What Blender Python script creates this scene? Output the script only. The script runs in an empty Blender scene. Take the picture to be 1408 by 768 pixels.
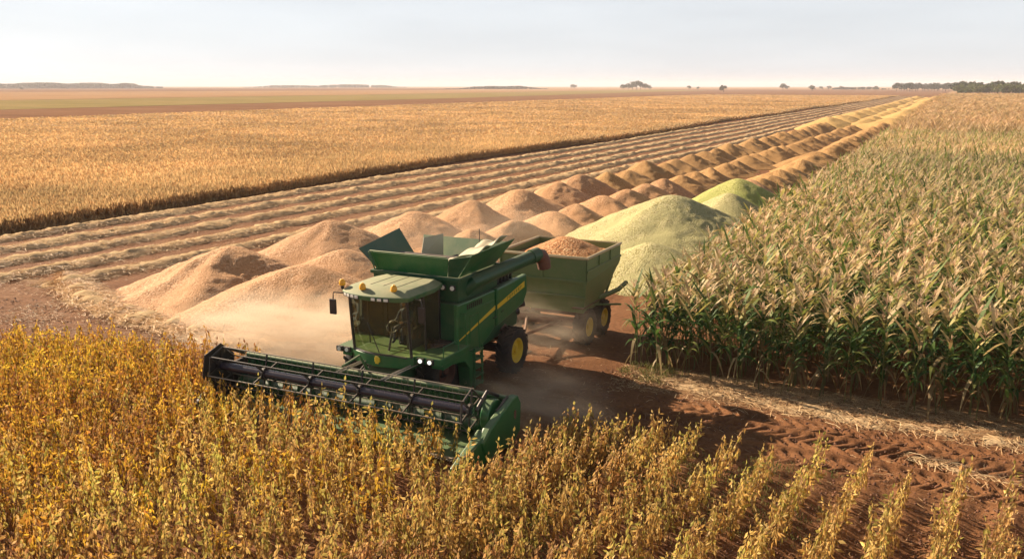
import bpy, bmesh, math, random
import numpy as np
from mathutils import Vector, Matrix
R = math.radians
random.seed(7)
rng = np.random.default_rng(7)
sc = bpy.context.scene
col = sc.collection

# ------------------------------------------------------------------ camera
F_PX, CAM_H = 1216.0, 9.5
PITCH = math.atan(266 / F_PX)
HEAD = R(26.2)                       # camera looks left of the row direction (+Y)
cam_d = bpy.data.cameras.new('camera')
cam = bpy.data.objects.new('camera', cam_d); col.objects.link(cam)
cam_d.sensor_width = 36.0
cam_d.lens = 36.0 * F_PX / 1408.0
cam_d.clip_start = 0.1; cam_d.clip_end = 20000
cam.location = (0, 0, CAM_H)
cam.rotation_euler = (math.pi / 2 - PITCH, 0, HEAD)
sc.camera = cam

# ------------------------------------------------------------------ sky, sun, exposure
SUN_EL, SUN_DIR = R(27), Vector((-0.985, 0.17, 0)).normalized()
w = bpy.data.worlds.new('World'); sc.world = w; w.use_nodes = True
nt = w.node_tree; nt.nodes.clear()
sky = nt.nodes.new('ShaderNodeTexSky'); sky.sky_type = 'NISHITA'; sky.sun_disc = False
sky.sun_elevation = SUN_EL
sky.sun_rotation = math.atan2(SUN_DIR.x, SUN_DIR.y)
sky.air_density = 1.0; sky.dust_density = .5; sky.ozone_density = 1.0; sky.altitude = 0
bg = nt.nodes.new('ShaderNodeBackground'); bg.inputs[1].default_value = 0.05 * .84
wo = nt.nodes.new('ShaderNodeOutputWorld')
hsv = nt.nodes.new('ShaderNodeHueSaturation'); hsv.inputs['Saturation'].default_value = .35
nt.links.new(sky.outputs[0], hsv.inputs['Color']); tnt = nt.nodes.new('ShaderNodeMix'); tnt.data_type = 'RGBA'; tnt.blend_type = 'MULTIPLY'; tnt.inputs[0].default_value = 1; tnt.inputs[7].default_value = (.97, 1.0, 1.04, 1)
tcw = nt.nodes.new('ShaderNodeTexCoord'); spw = nt.nodes.new('ShaderNodeSeparateXYZ'); nt.links.new(tcw.outputs['Generated'], spw.inputs[0])
mrw = nt.nodes.new('ShaderNodeMapRange'); mrw.interpolation_type = 'SMOOTHSTEP'; mrw.inputs[1].default_value = .10; mrw.inputs[2].default_value = .30; mrw.inputs[3].default_value = .72; mrw.inputs[4].default_value = 0
nt.links.new(spw.outputs[2], mrw.inputs[0])
mpw = nt.nodes.new('ShaderNodeMapping'); mpw.inputs['Scale'].default_value = (2.2, 2.2, 16); nt.links.new(tcw.outputs['Generated'], mpw.inputs[0])
nzw = nt.nodes.new('ShaderNodeTexNoise'); nzw.inputs['Scale'].default_value = 2.0; nzw.inputs['Detail'].default_value = 5; nt.links.new(mpw.outputs[0], nzw.inputs[0])
crw = nt.nodes.new('ShaderNodeValToRGB'); crw.color_ramp.elements[0].position = .35; crw.color_ramp.elements[0].color = (8.0, 8.2, 8.45, 1); crw.color_ramp.elements[1].position = .68; crw.color_ramp.elements[1].color = (8.9, 9.1, 9.3, 1)
nt.links.new(nzw.outputs[0], crw.inputs[0])
mxw = nt.nodes.new('ShaderNodeMix'); mxw.data_type = 'RGBA'; nt.links.new(mrw.outputs[0], mxw.inputs[0]); nt.links.new(hsv.outputs[0], mxw.inputs[6]); nt.links.new(crw.outputs[0], mxw.inputs[7])
nt.links.new(mxw.outputs[2], tnt.inputs[6]); nt.links.new(tnt.outputs[2], bg.inputs[0]); nt.links.new(bg.outputs[0], wo.inputs[0])
sd = bpy.data.lights.new('sun', 'SUN'); sd.energy = 5.0; sd.angle = R(0.5); sd.color = (1.0, 0.82, 0.61)
so = bpy.data.objects.new('sun', sd); col.objects.link(so)
tosun = Vector((SUN_DIR.x * math.cos(SUN_EL), SUN_DIR.y * math.cos(SUN_EL), math.sin(SUN_EL)))
so.rotation_euler = (-tosun).to_track_quat('-Z', 'Y').to_euler()
so.location = (-60, 20, 60)
sc.view_settings.view_transform = 'Standard'; sc.view_settings.look = 'None'
sc.view_settings.gamma = 1; sc.view_settings.exposure = 1.3
try: sc.view_settings.use_curve_mapping = False
except Exception: pass
sc.render.engine = 'CYCLES'
sc.cycles.use_denoising = True
sc.cycles.max_bounces = 6; sc.cycles.diffuse_bounces = 3; sc.cycles.glossy_bounces = 3
sc.cycles.transmission_bounces = 4; sc.cycles.volume_bounces = 1; sc.cycles.transparent_max_bounces = 12
sc.cycles.volume_step_rate = 1.0; sc.cycles.volume_max_steps = 64

def px(X, Y, Z):                      # used only to find which plants stand inside the view
    r = X * math.cos(HEAD) + Y * math.sin(HEAD); wv = -X * math.sin(HEAD) + Y * math.cos(HEAD); u = Z - CAM_H
    zc = wv * math.cos(PITCH) - u * math.sin(PITCH); uc = wv * math.sin(PITCH) + u * math.cos(PITCH)
    zc = np.maximum(zc, .01)
    return 704 + F_PX * r / zc, 384 - F_PX * uc / zc

# ------------------------------------------------------------------ materials
def new_mat(name):
    m = bpy.data.materials.new(name); m.use_nodes = True
    n = m.node_tree; n.nodes.clear()
    out = n.nodes.new('ShaderNodeOutputMaterial'); b = n.nodes.new('ShaderNodeBsdfPrincipled')
    n.links.new(b.outputs[0], out.inputs[0])
    return m, n, b, out
def N(n, t, **kw):
    x = n.nodes.new(t)
    for k, v in kw.items(): setattr(x, k, v)
    return x
def noise(n, scale, detail=4, rough=.6, vec=None):
    x = N(n, 'ShaderNodeTexNoise'); x.inputs['Scale'].default_value = scale
    x.inputs['Detail'].default_value = detail; x.inputs['Roughness'].default_value = rough
    if vec is not None: n.links.new(vec, x.inputs['Vector'])
    return x
def ramp(n, fac, stops):
    r = N(n, 'ShaderNodeValToRGB'); n.links.new(fac, r.inputs[0])
    el = r.color_ramp.elements
    while len(el) < len(stops): el.new(.5)
    for e, (p, c) in zip(el, stops): e.position = p; e.color = (*c, 1)
    return r.outputs[0]
def mixc(n, fac, a, b, mode='MIX'):
    m = N(n, 'ShaderNodeMix', data_type='RGBA', blend_type=mode)
    for s, v in ((m.inputs[0], fac), (m.inputs[6], a), (m.inputs[7], b)):
        if isinstance(v, bpy.types.NodeSocket): n.links.new(v, s)
        elif isinstance(v, (int, float)): s.default_value = v
        else: s.default_value = (*v, 1)
    return m.outputs[2]
def bump(n, b, h, strength, dist):
    x = N(n, 'ShaderNodeBump'); x.inputs['Strength'].default_value = strength; x.inputs['Distance'].default_value = dist
    n.links.new(h, x.inputs['Height']); n.links.new(x.outputs[0], b.inputs['Normal']); return x
def objco(n): return N(n, 'ShaderNodeTexCoord').outputs['Object']
def mapped(n, scale, rot=(0, 0, 0)):
    m = N(n, 'ShaderNodeMapping'); m.inputs['Scale'].default_value = scale; m.inputs['Rotation'].default_value = rot
    n.links.new(objco(n), m.inputs['Vector']); return m.outputs[0]

def leaf_mat(name, transl=.35, rough=.6):
    m, n, b, out = new_mat(name)
    a = N(n, 'ShaderNodeAttribute', attribute_name='lc')
    oi = N(n, 'ShaderNodeObjectInfo')
    hs = N(n, 'ShaderNodeHueSaturation'); n.links.new(a.outputs[0], hs.inputs['Color'])
    mr = N(n, 'ShaderNodeMapRange'); mr.inputs[3].default_value = .85; mr.inputs[4].default_value = 1.15
    n.links.new(oi.outputs['Random'], mr.inputs[0]); n.links.new(mr.outputs[0], hs.inputs['Value'])
    c = hs.outputs[0]
    n.links.new(c, b.inputs['Base Color']); b.inputs['Roughness'].default_value = rough
    b.inputs['Specular IOR Level'].default_value = .35
    t = N(n, 'ShaderNodeBsdfTranslucent'); n.links.new(c, t.inputs[0])
    mx = N(n, 'ShaderNodeMixShader'); mx.inputs[0].default_value = transl
    n.links.new(b.outputs[0], mx.inputs[1]); n.links.new(t.outputs[0], mx.inputs[2]); n.links.new(mx.outputs[0], out.inputs[0])
    return m
M = {}
M['leaf'] = leaf_mat('leaf', .38)
M['straw'] = leaf_mat('straw_strand', .15, .7)

def grain_mat(name, stops, dust):
    m, n, b, out = new_mat(name)
    co = objco(n)
    v = N(n, 'ShaderNodeTexVoronoi'); v.inputs['Scale'].default_value = 16; n.links.new(co, v.inputs['Vector'])
    sep = N(n, 'ShaderNodeSeparateColor'); n.links.new(v.outputs['Color'], sep.inputs[0])
    c1 = ramp(n, sep.outputs[0], stops)
    big = noise(n, .55, 5, .6, co)
    f = N(n, 'ShaderNodeMapRange'); f.inputs[1].default_value = .42; f.inputs[2].default_value = .68; n.links.new(big.outputs[0], f.inputs[0])
    c2 = mixc(n, f.outputs[0], c1, dust)
    oi = N(n, 'ShaderNodeObjectInfo')
    hs = N(n, 'ShaderNodeHueSaturation'); n.links.new(c2, hs.inputs['Color'])
    mr = N(n, 'ShaderNodeMapRange'); mr.inputs[3].default_value = .88; mr.inputs[4].default_value = 1.08
    n.links.new(oi.outputs['Random'], mr.inputs[0]); n.links.new(mr.outputs[0], hs.inputs['Value'])
    n.links.new(hs.outputs[0], b.inputs['Base Color']); b.inputs['Roughness'].default_value = .85
    b.inputs['Specular IOR Level'].default_value = .2
    nn = noise(n, 7, 5, .75, co)
    ad = N(n, 'ShaderNodeMath', operation='MULTIPLY_ADD'); n.links.new(v.outputs['Distance'], ad.inputs[0]); ad.inputs[1].default_value = -.8
    n.links.new(nn.outputs[0], ad.inputs[2])
    bump(n, b, ad.outputs[0], .9, .06)
    return m
M['grain'] = grain_mat('tan_grain', [(0, (.27, .125, .045)), (.35, (.49, .255, .115)), (.75, (.60, .34, .175)), (1, (.68, .44, .26))], (.50, .265, .12))
M['grain_orange'] = grain_mat('orange_grain', [(0, (.26, .12, .035)), (.4, (.42, .22, .08)), (.8, (.50, .29, .115)), (1, (.58, .38, .17))], (.46, .26, .10))
M['grain_green'] = grain_mat('pale_green_grain', [(0, (.24, .20, .06)), (.35, (.44, .38, .16)), (.75, (.56, .50, .25)), (1, (.62, .52, .30))], (.47, .42, .19))
M['grain_bright'] = grain_mat('bright_green_grain', [(0, (.21, .21, .04)), (.35, (.37, .37, .10)), (.75, (.47, .45, .15)), (1, (.54, .48, .2))], (.38, .39, .11))
M['grain_gold'] = grain_mat('golden_grain', [(0, (.34, .18, .05)), (.4, (.48, .29, .10)), (.8, (.56, .36, .14)), (1, (.60, .42, .18))], (.52, .33, .12))

def soil_mat():
    m, n, b, out = new_mat('red_soil')
    co = objco(n)
    n1 = noise(n, .35, 6, .65, co); n2 = noise(n, 6, 6, .75, co); n3 = noise(n, 1.6, 5, .7, mapped(n, (1, 3.2, 1)))
    c = ramp(n, n2.outputs[0], [(.25, (.08, .034, .016)), (.5, (.20, .084, .035)), (.75, (.33, .150, .065))])
    c = mixc(n, .35, c, ramp(n, n1.outputs[0], [(.3, (.11, .047, .020)), (.7, (.29, .142, .058))]))
    st = ramp(n, n3.outputs[0], [(.3, (.16, .085, .04)), (.5, (.34, .21, .10)), (.72, (.52, .38, .21))])
    a = N(n, 'ShaderNodeAttribute', attribute_name='straw')
    ad = N(n, 'ShaderNodeMath', operation='ADD'); n.links.new(a.outputs['Fac'], ad.inputs[0]); n.links.new(n2.outputs[0], ad.inputs[1])
    mr = N(n, 'ShaderNodeMapRange'); mr.inputs[1].default_value = .72; mr.inputs[2].default_value = 1.18; n.links.new(ad.outputs[0], mr.inputs[0])
    c = mixc(n, mr.outputs[0], c, st)
    n.links.new(c, b.inputs['Base Color']); b.inputs['Roughness'].default_value = .95; b.inputs['Specular IOR Level'].default_value = .15
    bump(n, b, n2.outputs[0], .9, .08)
    return m
M['soil'] = soil_mat()

def field_mat(name, a, b_, c_, sc_=(.02, .3, 1), fine=1.2):
    m, n, b, out = new_mat(name)
    n1 = noise(n, 1, 5, .7, mapped(n, sc_)); n2 = noise(n, fine, 6, .8, objco(n))
    c = ramp(n, n1.outputs[0], [(.3, a), (.5, b_), (.7, c_)])
    c = mixc(n, .45, c, ramp(n, n2.outputs[0], [(.3, a), (.7, c_)]))
    n.links.new(c, b.inputs['Base Color']); b.inputs['Roughness'].default_value = 1; b.inputs['Specular IOR Level'].default_value = 0
    return m
M['brown_field'] = field_mat('brown_field', (.15, .078, .045), (.21, .11, .062), (.28, .155, .09), (.012, .05, 1), .05)
M['green_field'] = field_mat('green_field', (.17, .14, .05), (.25, .19, .075), (.34, .23, .11), (.01, .03, 1), .05)
M['tan_field'] = field_mat('tan_field', (.27, .15, .075), (.34, .20, .105), (.40, .25, .14), (.008, .02, 1), .03)
M['canopy_gold'] = field_mat('golden_canopy', (.36, .21, .095), (.46, .28, .13), (.54, .35, .17), (.10, .10, 1), 1.6)
M['canopy_corn'] = field_mat('corn_canopy', (.32, .21, .10), (.46, .30, .15), (.55, .38, .20), (.3, .06, 1), 1.8)
M['dark_under'] = field_mat('leaf_litter', (.06, .03, .012), (.09, .045, .018), (.13, .07, .03), (.5, .5, 1), 3)
M['windrow'] = field_mat('straw_mound', (.27, .165, .085), (.52, .36, .20), (.68, .51, .30), (1.8, 1.0, 1), 9)

_n = M['windrow'].node_tree; _b = [x for x in _n.nodes if x.type == 'BSDF_PRINCIPLED'][0]
bump(_n, _b, noise(_n, 9, 6, .8, mapped(_n, (1.6, .8, 1))).outputs[0], .6, .06)
def paint(name, c, rough=.42, dust=.35, dustc=(.36, .25, .14), metal=0.0):
    m, n, b, out = new_mat(name)
    co = objco(n)
    n1 = noise(n, 2.2, 6, .7, co); n2 = noise(n, 14, 4, .7, co)
    geo = N(n, 'ShaderNodeNewGeometry'); sep = N(n, 'ShaderNodeSeparateXYZ'); n.links.new(geo.outputs['Normal'], sep.inputs[0])
    up = N(n, 'ShaderNodeMapRange'); up.inputs[1].default_value = .35; up.inputs[2].default_value = 1; up.inputs[4].default_value = dust * 1.1
    n.links.new(sep.outputs[2], up.inputs[0])
    f = N(n, 'ShaderNodeMapRange'); f.inputs[1].default_value = .4; f.inputs[2].default_value = .75; f.inputs[4].default_value = dust * .6
    n.links.new(n1.outputs[0], f.inputs[0])
    s = N(n, 'ShaderNodeMath', operation='ADD', use_clamp=True); n.links.new(up.outputs[0], s.inputs[0]); n.links.new(f.outputs[0], s.inputs[1])
    cc = mixc(n, s.outputs[0], c, dustc)
    n.links.new(cc, b.inputs['Base Color'])
    rr = N(n, 'ShaderNodeMapRange'); rr.inputs[3].default_value = rough; rr.inputs[4].default_value = .85
    n.links.new(s.outputs[0], rr.inputs[0]); n.links.new(rr.outputs[0], b.inputs['Roughness'])
    b.inputs['Metallic'].default_value = metal
    bump(n, b, n2.outputs[0], .08, .01)
    return m
M['green'] = paint('green_paint', (.016, .125, .036), .35, .22)
M['green_dark'] = paint('dark_green_paint', (.012, .075, .03), .4, .2)
M['green_dusty'] = paint('dusty_green_paint', (.03, .13, .04), .55, .55, (.38, .33, .19))
M['green_wagon'] = paint('wagon_green_paint', (.135, .19, .065), .5, .45, (.34, .26, .14))
M['rim'] = paint('wagon_rim_paint', (.50, .40, .22), .5, .4)
M['yellow'] = paint('yellow_paint', (.72, .50, .03), .4, .25)
M['black'] = paint('black_metal', (.022, .02, .022), .4, .2)
M['reeltube'] = paint('reel_tube_paint', (.03, .025, .04), .2, .04)
M['steel'] = paint('bare_steel', (.42, .38, .33), .35, .4, metal=.6)
M['bat'] = paint('worn_bat_metal', (.20, .17, .13), .35, .2, metal=.4)
M['rubber'] = paint('rubber', (.018, .016, .015), .8, .5, (.20, .11, .06))
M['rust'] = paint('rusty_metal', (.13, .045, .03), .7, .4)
M['tarp'] = paint('tarp', (.45, .42, .30), .8, .4)
M['seat'] = paint('seat_fabric', (.03, .03, .03), .8, .1)
M['skin'] = paint('skin', (.35, .19, .12), .6, 0.0)
M['cloth'] = paint('cloth', (.03, .04, .07), .9, .1)
M['bark'] = paint('bark', (.09, .06, .04), .9, .1)
m, n, b, out = new_mat('cab_glass')
tr = N(n, 'ShaderNodeBsdfTransparent'); tr.inputs[0].default_value = (.82, .86, .72, 1)
gl = N(n, 'ShaderNodeBsdfGlossy'); gl.inputs['Roughness'].default_value = .04; gl.inputs[0].default_value = (.8, .8, .7, 1)
df = N(n, 'ShaderNodeBsdfDiffuse'); df.inputs[0].default_value = (.35, .28, .15, 1)
fr = N(n, 'ShaderNodeFresnel'); fr.inputs[0].default_value = 1.6
x1 = N(n, 'ShaderNodeMixShader'); n.links.new(fr.outputs[0], x1.inputs[0]); n.links.new(tr.outputs[0], x1.inputs[1]); n.links.new(gl.outputs[0], x1.inputs[2])
x2 = N(n, 'ShaderNodeMixShader'); x2.inputs[0].default_value = .07; n.links.new(x1.outputs[0], x2.inputs[1]); n.links.new(df.outputs[0], x2.inputs[2])
n.links.new(x2.outputs[0], out.inputs[0]); M['glass'] = m
def simple(name, c, rough=.4, emit=0):
    m, n, b, out = new_mat(name); b.inputs['Base Color'].default_value = (*c, 1); b.inputs['Roughness'].default_value = rough
    if emit: b.inputs['Emission Color'].default_value = (*c, 1); b.inputs['Emission Strength'].default_value = emit
    return m
M['lamp'] = simple('lamp_lens', (.8, .78, .7), .15)
M['lamp_lit'] = simple('lit_lamp_lens', (1, .95, .82), .2, .6)
M['amber'] = simple('amber_lens', (.85, .42, .03), .25)
M['letter'] = simple('stripe_lettering', (.10, .13, .03), .5)

# ------------------------------------------------------------------ object helpers
def link(o, parent=None):
    col.objects.link(o)
    if parent is not None: o.parent = parent
    return o
def tag(o, label=None, cat=None, group=None, kind=None):
    if label: o['label'] = label
    if cat: o['category'] = cat
    if group: o['group'] = group
    if kind: o['kind'] = kind
    return o
def empty(name, loc, rz=0):
    o = bpy.data.objects.new(name, None); o.location = loc; o.rotation_euler.z = rz; o.empty_display_size = .3
    return link(o)
def np_mesh(name, V, Q, C=None, mat=None, smooth=False, attr=None):
    me = bpy.data.meshes.new(name)
    V = np.asarray(V, np.float32); Q = np.asarray(Q, np.int32)
    me.vertices.add(len(V)); me.vertices.foreach_set('co', V.ravel())
    me.loops.add(Q.size); me.loops.foreach_set('vertex_index', Q.ravel())
    me.polygons.add(len(Q)); me.polygons.foreach_set('loop_start', np.arange(len(Q), dtype=np.int32) * Q.shape[1])
    me.polygons.foreach_set('loop_total', np.full(len(Q), Q.shape[1], np.int32))
    if smooth: me.polygons.foreach_set('use_smooth', np.ones(len(Q), bool))
    me.update(calc_edges=True)
    if C is not None:
        a = me.attributes.new('lc', 'FLOAT_COLOR', 'FACE')
        cc = np.ones((len(Q), 4), np.float32); cc[:, :3] = C; a.data.foreach_set('color', cc.ravel())
    if attr is not None:
        a = me.attributes.new(attr[0], 'FLOAT', 'POINT'); a.data.foreach_set('value', np.asarray(attr[1], np.float32))
    if mat: me.materials.append(mat)
    return me
def np_obj(name, *a, parent=None, **k):
    return link(bpy.data.objects.new(name, np_mesh(name, *a, **k)), parent)

class MB:
    """collects shapes into one mesh"""
    def __init__(s): s.v = []; s.f = []
    def add(s, vs, fs):
        k = len(s.v); s.v += [tuple(v) for v in vs]; s.f += [tuple(i + k for i in f) for f in fs]; return s
    def box(s, x0, x1, y0, y1, z0, z1, rot=None, piv=None):
        vs = [Vector(p) for p in ((x0,y0,z0),(x1,y0,z0),(x1,y1,z0),(x0,y1,z0),(x0,y0,z1),(x1,y0,z1),(x1,y1,z1),(x0,y1,z1))]
        if rot is not None:
            pv = Vector(piv) if piv else Vector(((x0+x1)/2,(y0+y1)/2,(z0+z1)/2))
            vs = [rot @ (v - pv) + pv for v in vs]
        return s.add(vs, [(0,3,2,1),(4,5,6,7),(0,1,5,4),(1,2,6,5),(2,3,7,6),(3,0,4,7)])
    def prism_x(s, prof, x0, x1, inset=0):
        n = len(prof); vs = [(x0, y, z) for y, z in prof] + [(x1, y, z) for y, z in prof]
        fs = [tuple(range(n - 1, -1, -1)), tuple(range(n, 2 * n))] + [(i, (i + 1) % n, n + (i + 1) % n, n + i) for i in range(n)]
        return s.add(vs, fs)
    def prism_z(s, prof, z0, z1):
        n = len(prof); vs = [(x, y, z0) for x, y in prof] + [(x, y, z1) for x, y in prof]
        fs = [tuple(range(n - 1, -1, -1)), tuple(range(n, 2 * n))] + [(i, (i + 1) % n, n + (i + 1) % n, n + i) for i in range(n)]
        return s.add(vs, fs)
    def hexa(s, bot, top):
        return s.add(list(bot) + list(top), [(3,2,1,0),(4,5,6,7),(0,1,5,4),(1,2,6,5),(2,3,7,6),(3,0,4,7)])
    def plate(s, quad, t):
        q = [Vector(p) for p in quad]; nn = (q[1] - q[0]).cross(q[-1] - q[0]).normalized() * t
        k = len(q); fs = [tuple(range(k - 1, -1, -1)), tuple(range(k, 2 * k))] + [(i, (i + 1) % k, k + (i + 1) % k, k + i) for i in range(k)]
        return s.add(q + [p + nn for p in q], fs)
    def tube(s, pts, r, n=10, cap=True):
        P = [Vector(p) for p in pts]; rs = r if isinstance(r, (list, tuple)) else [r] * len(P)
        k = len(s.v); prev = None
        for i, p in enumerate(P):
            d = (P[min(i + 1, len(P) - 1)] - P[max(i - 1, 0)]).normalized()
            if prev is None:
                a = Vector((0, 0, 1)) if abs(d.z) < .9 else Vector((1, 0, 0)); u = d.cross(a).normalized()
            else: u = (prev - d * prev.dot(d)).normalized()
            prev = u; vv = d.cross(u)
            for j in range(n):
                t = 2 * math.pi * j / n; s.v.append(tuple(p + (u * math.cos(t) + vv * math.sin(t)) * rs[i]))
        for i in range(len(P) - 1):
            for j in range(n):
                a = k + i * n + j; b_ = k + i * n + (j + 1) % n; s.f.append((a, b_, b_ + n, a + n))
        if cap:
            s.f.append(tuple(k + j for j in range(n - 1, -1, -1))); e = k + (len(P) - 1) * n; s.f.append(tuple(e + j for j in range(n)))
        return s
    def cylx(s, c, r, x0, x1, n=24): return s.tube([(x0, c[0], c[1]), (x1, c[0], c[1])], r, n)
    def lathe_x(s, c, prof, n=40):       # prof: (x, r)
        k = len(s.v); m = len(prof)
        for x, r in prof:
            for j in range(n):
                t = 2 * math.pi * j / n; s.v.append((c[0] + x, c[1] + r * math.cos(t), c[2] + r * math.sin(t)))
        for i in range(m - 1):
            for j in range(n):
                a = k + i * n + j; b_ = k + i * n + (j + 1) % n; s.f.append((a, a + n, b_ + n, b_))
        return s
    def build(s, name, mat, parent=None, smooth=False, bevel=0):
        me = bpy.data.meshes.new(name); me.from_pydata(s.v, [], s.f); me.update()
        bm = bmesh.new(); bm.from_mesh(me); bmesh.ops.recalc_face_normals(bm, faces=bm.faces); bm.to_mesh(me); bm.free()
        me.materials.append(mat)
        o = link(bpy.data.objects.new(name, me), parent)
        if smooth:
            me.polygons.foreach_set('use_smooth', [True] * len(me.polygons))
            if hasattr(me, 'set_sharp_from_angle'): me.set_sharp_from_angle(angle=R(38))
        if bevel:
            b = o.modifiers.new('bevel', 'BEVEL'); b.width = bevel; b.segments = 2; b.limit_method = 'ANGLE'; b.angle_limit = R(35)
        return o

# value noise in numpy
_perm = rng.random((256, 256))
def vnoise(x, y, s=1.0):
    x = np.asarray(x) * s + 1000.3; y = np.asarray(y) * s + 1000.7
    xi = np.floor(x).astype(int); yi = np.floor(y).astype(int); fx = x - xi; fy = y - yi
    fx = fx * fx * (3 - 2 * fx); fy = fy * fy * (3 - 2 * fy)
    g = lambda a, b: _perm[a & 255, b & 255]
    return (g(xi, yi) * (1 - fx) + g(xi + 1, yi) * fx) * (1 - fy) + (g(xi, yi + 1) * (1 - fx) + g(xi + 1, yi + 1) * fx) * fy
def fbm(x, y, s=1.0, o=4):
    t = 0; a = .5
    for i in range(o): t = t + a * (vnoise(x + 17 * i, y - 31 * i, s) - .5); s *= 2.03; a *= .55
    return t
def sstep(a, b, x): t = np.clip((x - a) / (b - a), 0, 1); return t * t * (3 - 2 * t)

# ================================================================== GROUND
def lines(segs):
    out = []
    for a, b, d in segs: out.append(np.arange(a, b, d))
    return np.concatenate(out)
far = lambda a, b: np.sign(a) * np.geomspace(abs(a), abs(b), 26)
xs = np.concatenate([far(-9000, -70)[:-1], lines([(-70, -42, .5), (-42, -10, .16), (-10, 6, .065), (6, 16, .4)]), far(16, 9000)])
ys = np.concatenate([far(-1500, -2)[:-1], lines([(-2, 8, 1), (8, 21.4, .2), (21.4, 27.6, .065), (27.6, 50, .25), (50, 90, 1)]), far(90, 9000)])
GX, GY = np.meshgrid(xs, ys)
near = (GX > -75) & (GX < 25) & (GY > -2) & (GY < 95)
Z = np.where(near, fbm(GX, GY, .5, 5) * .12 + fbm(GX, GY, 3, 3) * .05, 0)
rowzone = sstep(-11.2, -10.2, GX) * sstep(22.4, 21.4, GY)
rx = GX - .12 * (GY - 22)
Z += rowzone * near * .06 * np.cos((rx + 9.2) / 1.02 * 2 * math.pi)
# tyre tracks across the headland
def track(y0, slope, x0, x1, amp, wd=.36, flip=1):
    c = y0 + slope * (GX + 2) + .15 * np.sin(GX * .35)
    v = GY - c; inside = sstep(wd + .06, wd - .02, np.abs(v)) * sstep(x0, x0 + 1, GX) * sstep(x1, x1 - 1, GX)
    ph = (GX * flip + 1.0 * np.abs(v)) / .42
    lug = sstep(.30, .55, np.abs((ph % 1) - .5) * 2) * (1 - .7 * sstep(.05, 0, np.abs(v)))
    n_ = .35 + 1.2 * (vnoise(GX, GY, 1.3)) * (.5 + vnoise(GX, GY, 4))
    return inside * (-.05 + .085 * lug) * amp * n_ + .05 * amp * np.exp(-((np.abs(v) - wd - .1) / .07) ** 2) * sstep(x0, x0 + 1, GX)
for args in ((22.6, -.02, -8, 9, 1.3, .46, 1), (23.85, -.05, -9, 9, 1.55, .55, -1), (25.0, -.05, -7, 9, 1.1, .42, 1)):
    Z += np.where(near, track(*args), 0)
# wheel ruts behind the combine
for xc in (-16.2, -13.0):
    Z += np.where(near & (GY > 23), -.07 * sstep(.45, .3, np.abs(GX - xc)) * (1 - .6 * ((GY * 3 + np.abs(GX - xc) * 3) % 1 > .5)), 0)
# brown band left of the header: cultivated ruts running along X
band = sstep(-22, -25, GX) * sstep(19.0, 20.5, GY) * sstep(27.2, 25.8, GY + .10 * (GX + 27))
Z += np.where(near, band * .10 * (vnoise(GX * .25, GY * 3.2, 1.3) - .4), 0)
straw = np.zeros_like(GX)
straw = np.maximum(straw, .50 * sstep(-9.5, -8, GX) * sstep(25.0, 26.4, GY) * sstep(29.5, 28, GY) * near)       # litter along the corn
straw = np.maximum(straw, .12 * sstep(-31, -36, GX) * sstep(24, 27, GY) * near)                                  # stubble between windrows
straw = np.maximum(straw, np.where((GX < -31) & (GX > -60) & (GY > 90), .12, 0))
straw = np.maximum(straw, .2 * band)
straw = np.maximum(straw, .45 * sstep(-20, -22, GX) * sstep(24.2, 25.4, GY + .18 * (GX + 25)) * sstep(30, 28, GY) * near)
straw = np.maximum(straw, .22 * rowzone)
straw = np.clip(straw + fbm(GX, GY, .35, 4) * .25 * near, 0, 1)
ny, nx = GX.shape
idx = np.arange(nx * ny).reshape(ny, nx)
Q = np.stack([idx[:-1, :-1], idx[:-1, 1:], idx[1:, 1:], idx[1:, :-1]], -1).reshape(-1, 4)
g = np_obj('ground', np.stack([GX, GY, Z], -1).reshape(-1, 3), Q, mat=M['soil'], smooth=True, attr=('straw', straw.ravel()))
tag(g, kind='structure')
def ground_z(x, y): return 0.0

def sheet(name, pts, z, mat, label=None):
    me = bpy.data.meshes.new(name); me.from_pydata([(x, y, z) for x, y in pts], [], [tuple(range(len(pts)))]); me.materials.append(mat)
    o = link(bpy.data.objects.new(name, me)); tag(o, kind='structure'); return o
sheet('brown_field', [(-1200, -300), (-228, -300), (-228, 905), (8000, 905), (8000, 2000), (-1200, 2000)], .10, M['brown_field'])
sheet('green_field', [(-3000, -300), (-335, -300), (-345, 600), (-420, 1300), (-420, 1700), (-900, 2600), (-3000, 2600)], .20, M['green_field'])
sheet('tan_field', [(-8500, -1000), (-540, -1000), (-560, 800), (-620, 1500), (-700, 2300), (3000, 2100), (8500, 2600), (8500, 8500), (-8500, 8500)], .35, M['tan_field'])
sheet('far_brown_field', [(-8500, 900), (-1250, 900), (-1000, 1700), (-1500, 2900), (-8500, 2900)], .5, M['brown_field'])
sheet('dirt_road', [(-14, 700), (-2, 700), (10, 2000), (-6, 2000)], .6, M['tan_field'])

# ================================================================== PLANT PROTOTYPES
def leaf_kite(base, d, up, L, W, fold=.25):
    d = d / np.linalg.norm(d); s = np.cross(d, up); s /= (np.linalg.norm(s) + 1e-9); nrm = np.cross(s, d)
    B = base; T = base + d * L; m_ = base + d * L * .45 - nrm * W * fold
    return [B, m_ + s * W * .5 + nrm * W * fold, T, m_, m_ - s * W * .5 + nrm * W * fold], [(0, 1, 2, 3), (0, 3, 2, 4)]
GOLD = np.array([(.56, .32, .045), (.66, .42, .05), (.50, .25, .045), (.40, .19, .055), (.60, .38, .13), (.28, .125, .05), (.56, .41, .06), (.30, .27, .05)])
GOLD_P = np.array([.22, .17, .17, .12, .12, .08, .07, .05])
PALE = np.array([(.66, .44, .14), (.74, .54, .21), (.58, .35, .10), (.48, .27, .08), (.70, .50, .13), (.36, .19, .07), (.46, .38, .09)])
PALE_P = np.array([.25, .2, .2, .12, .12, .06, .05])
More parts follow.
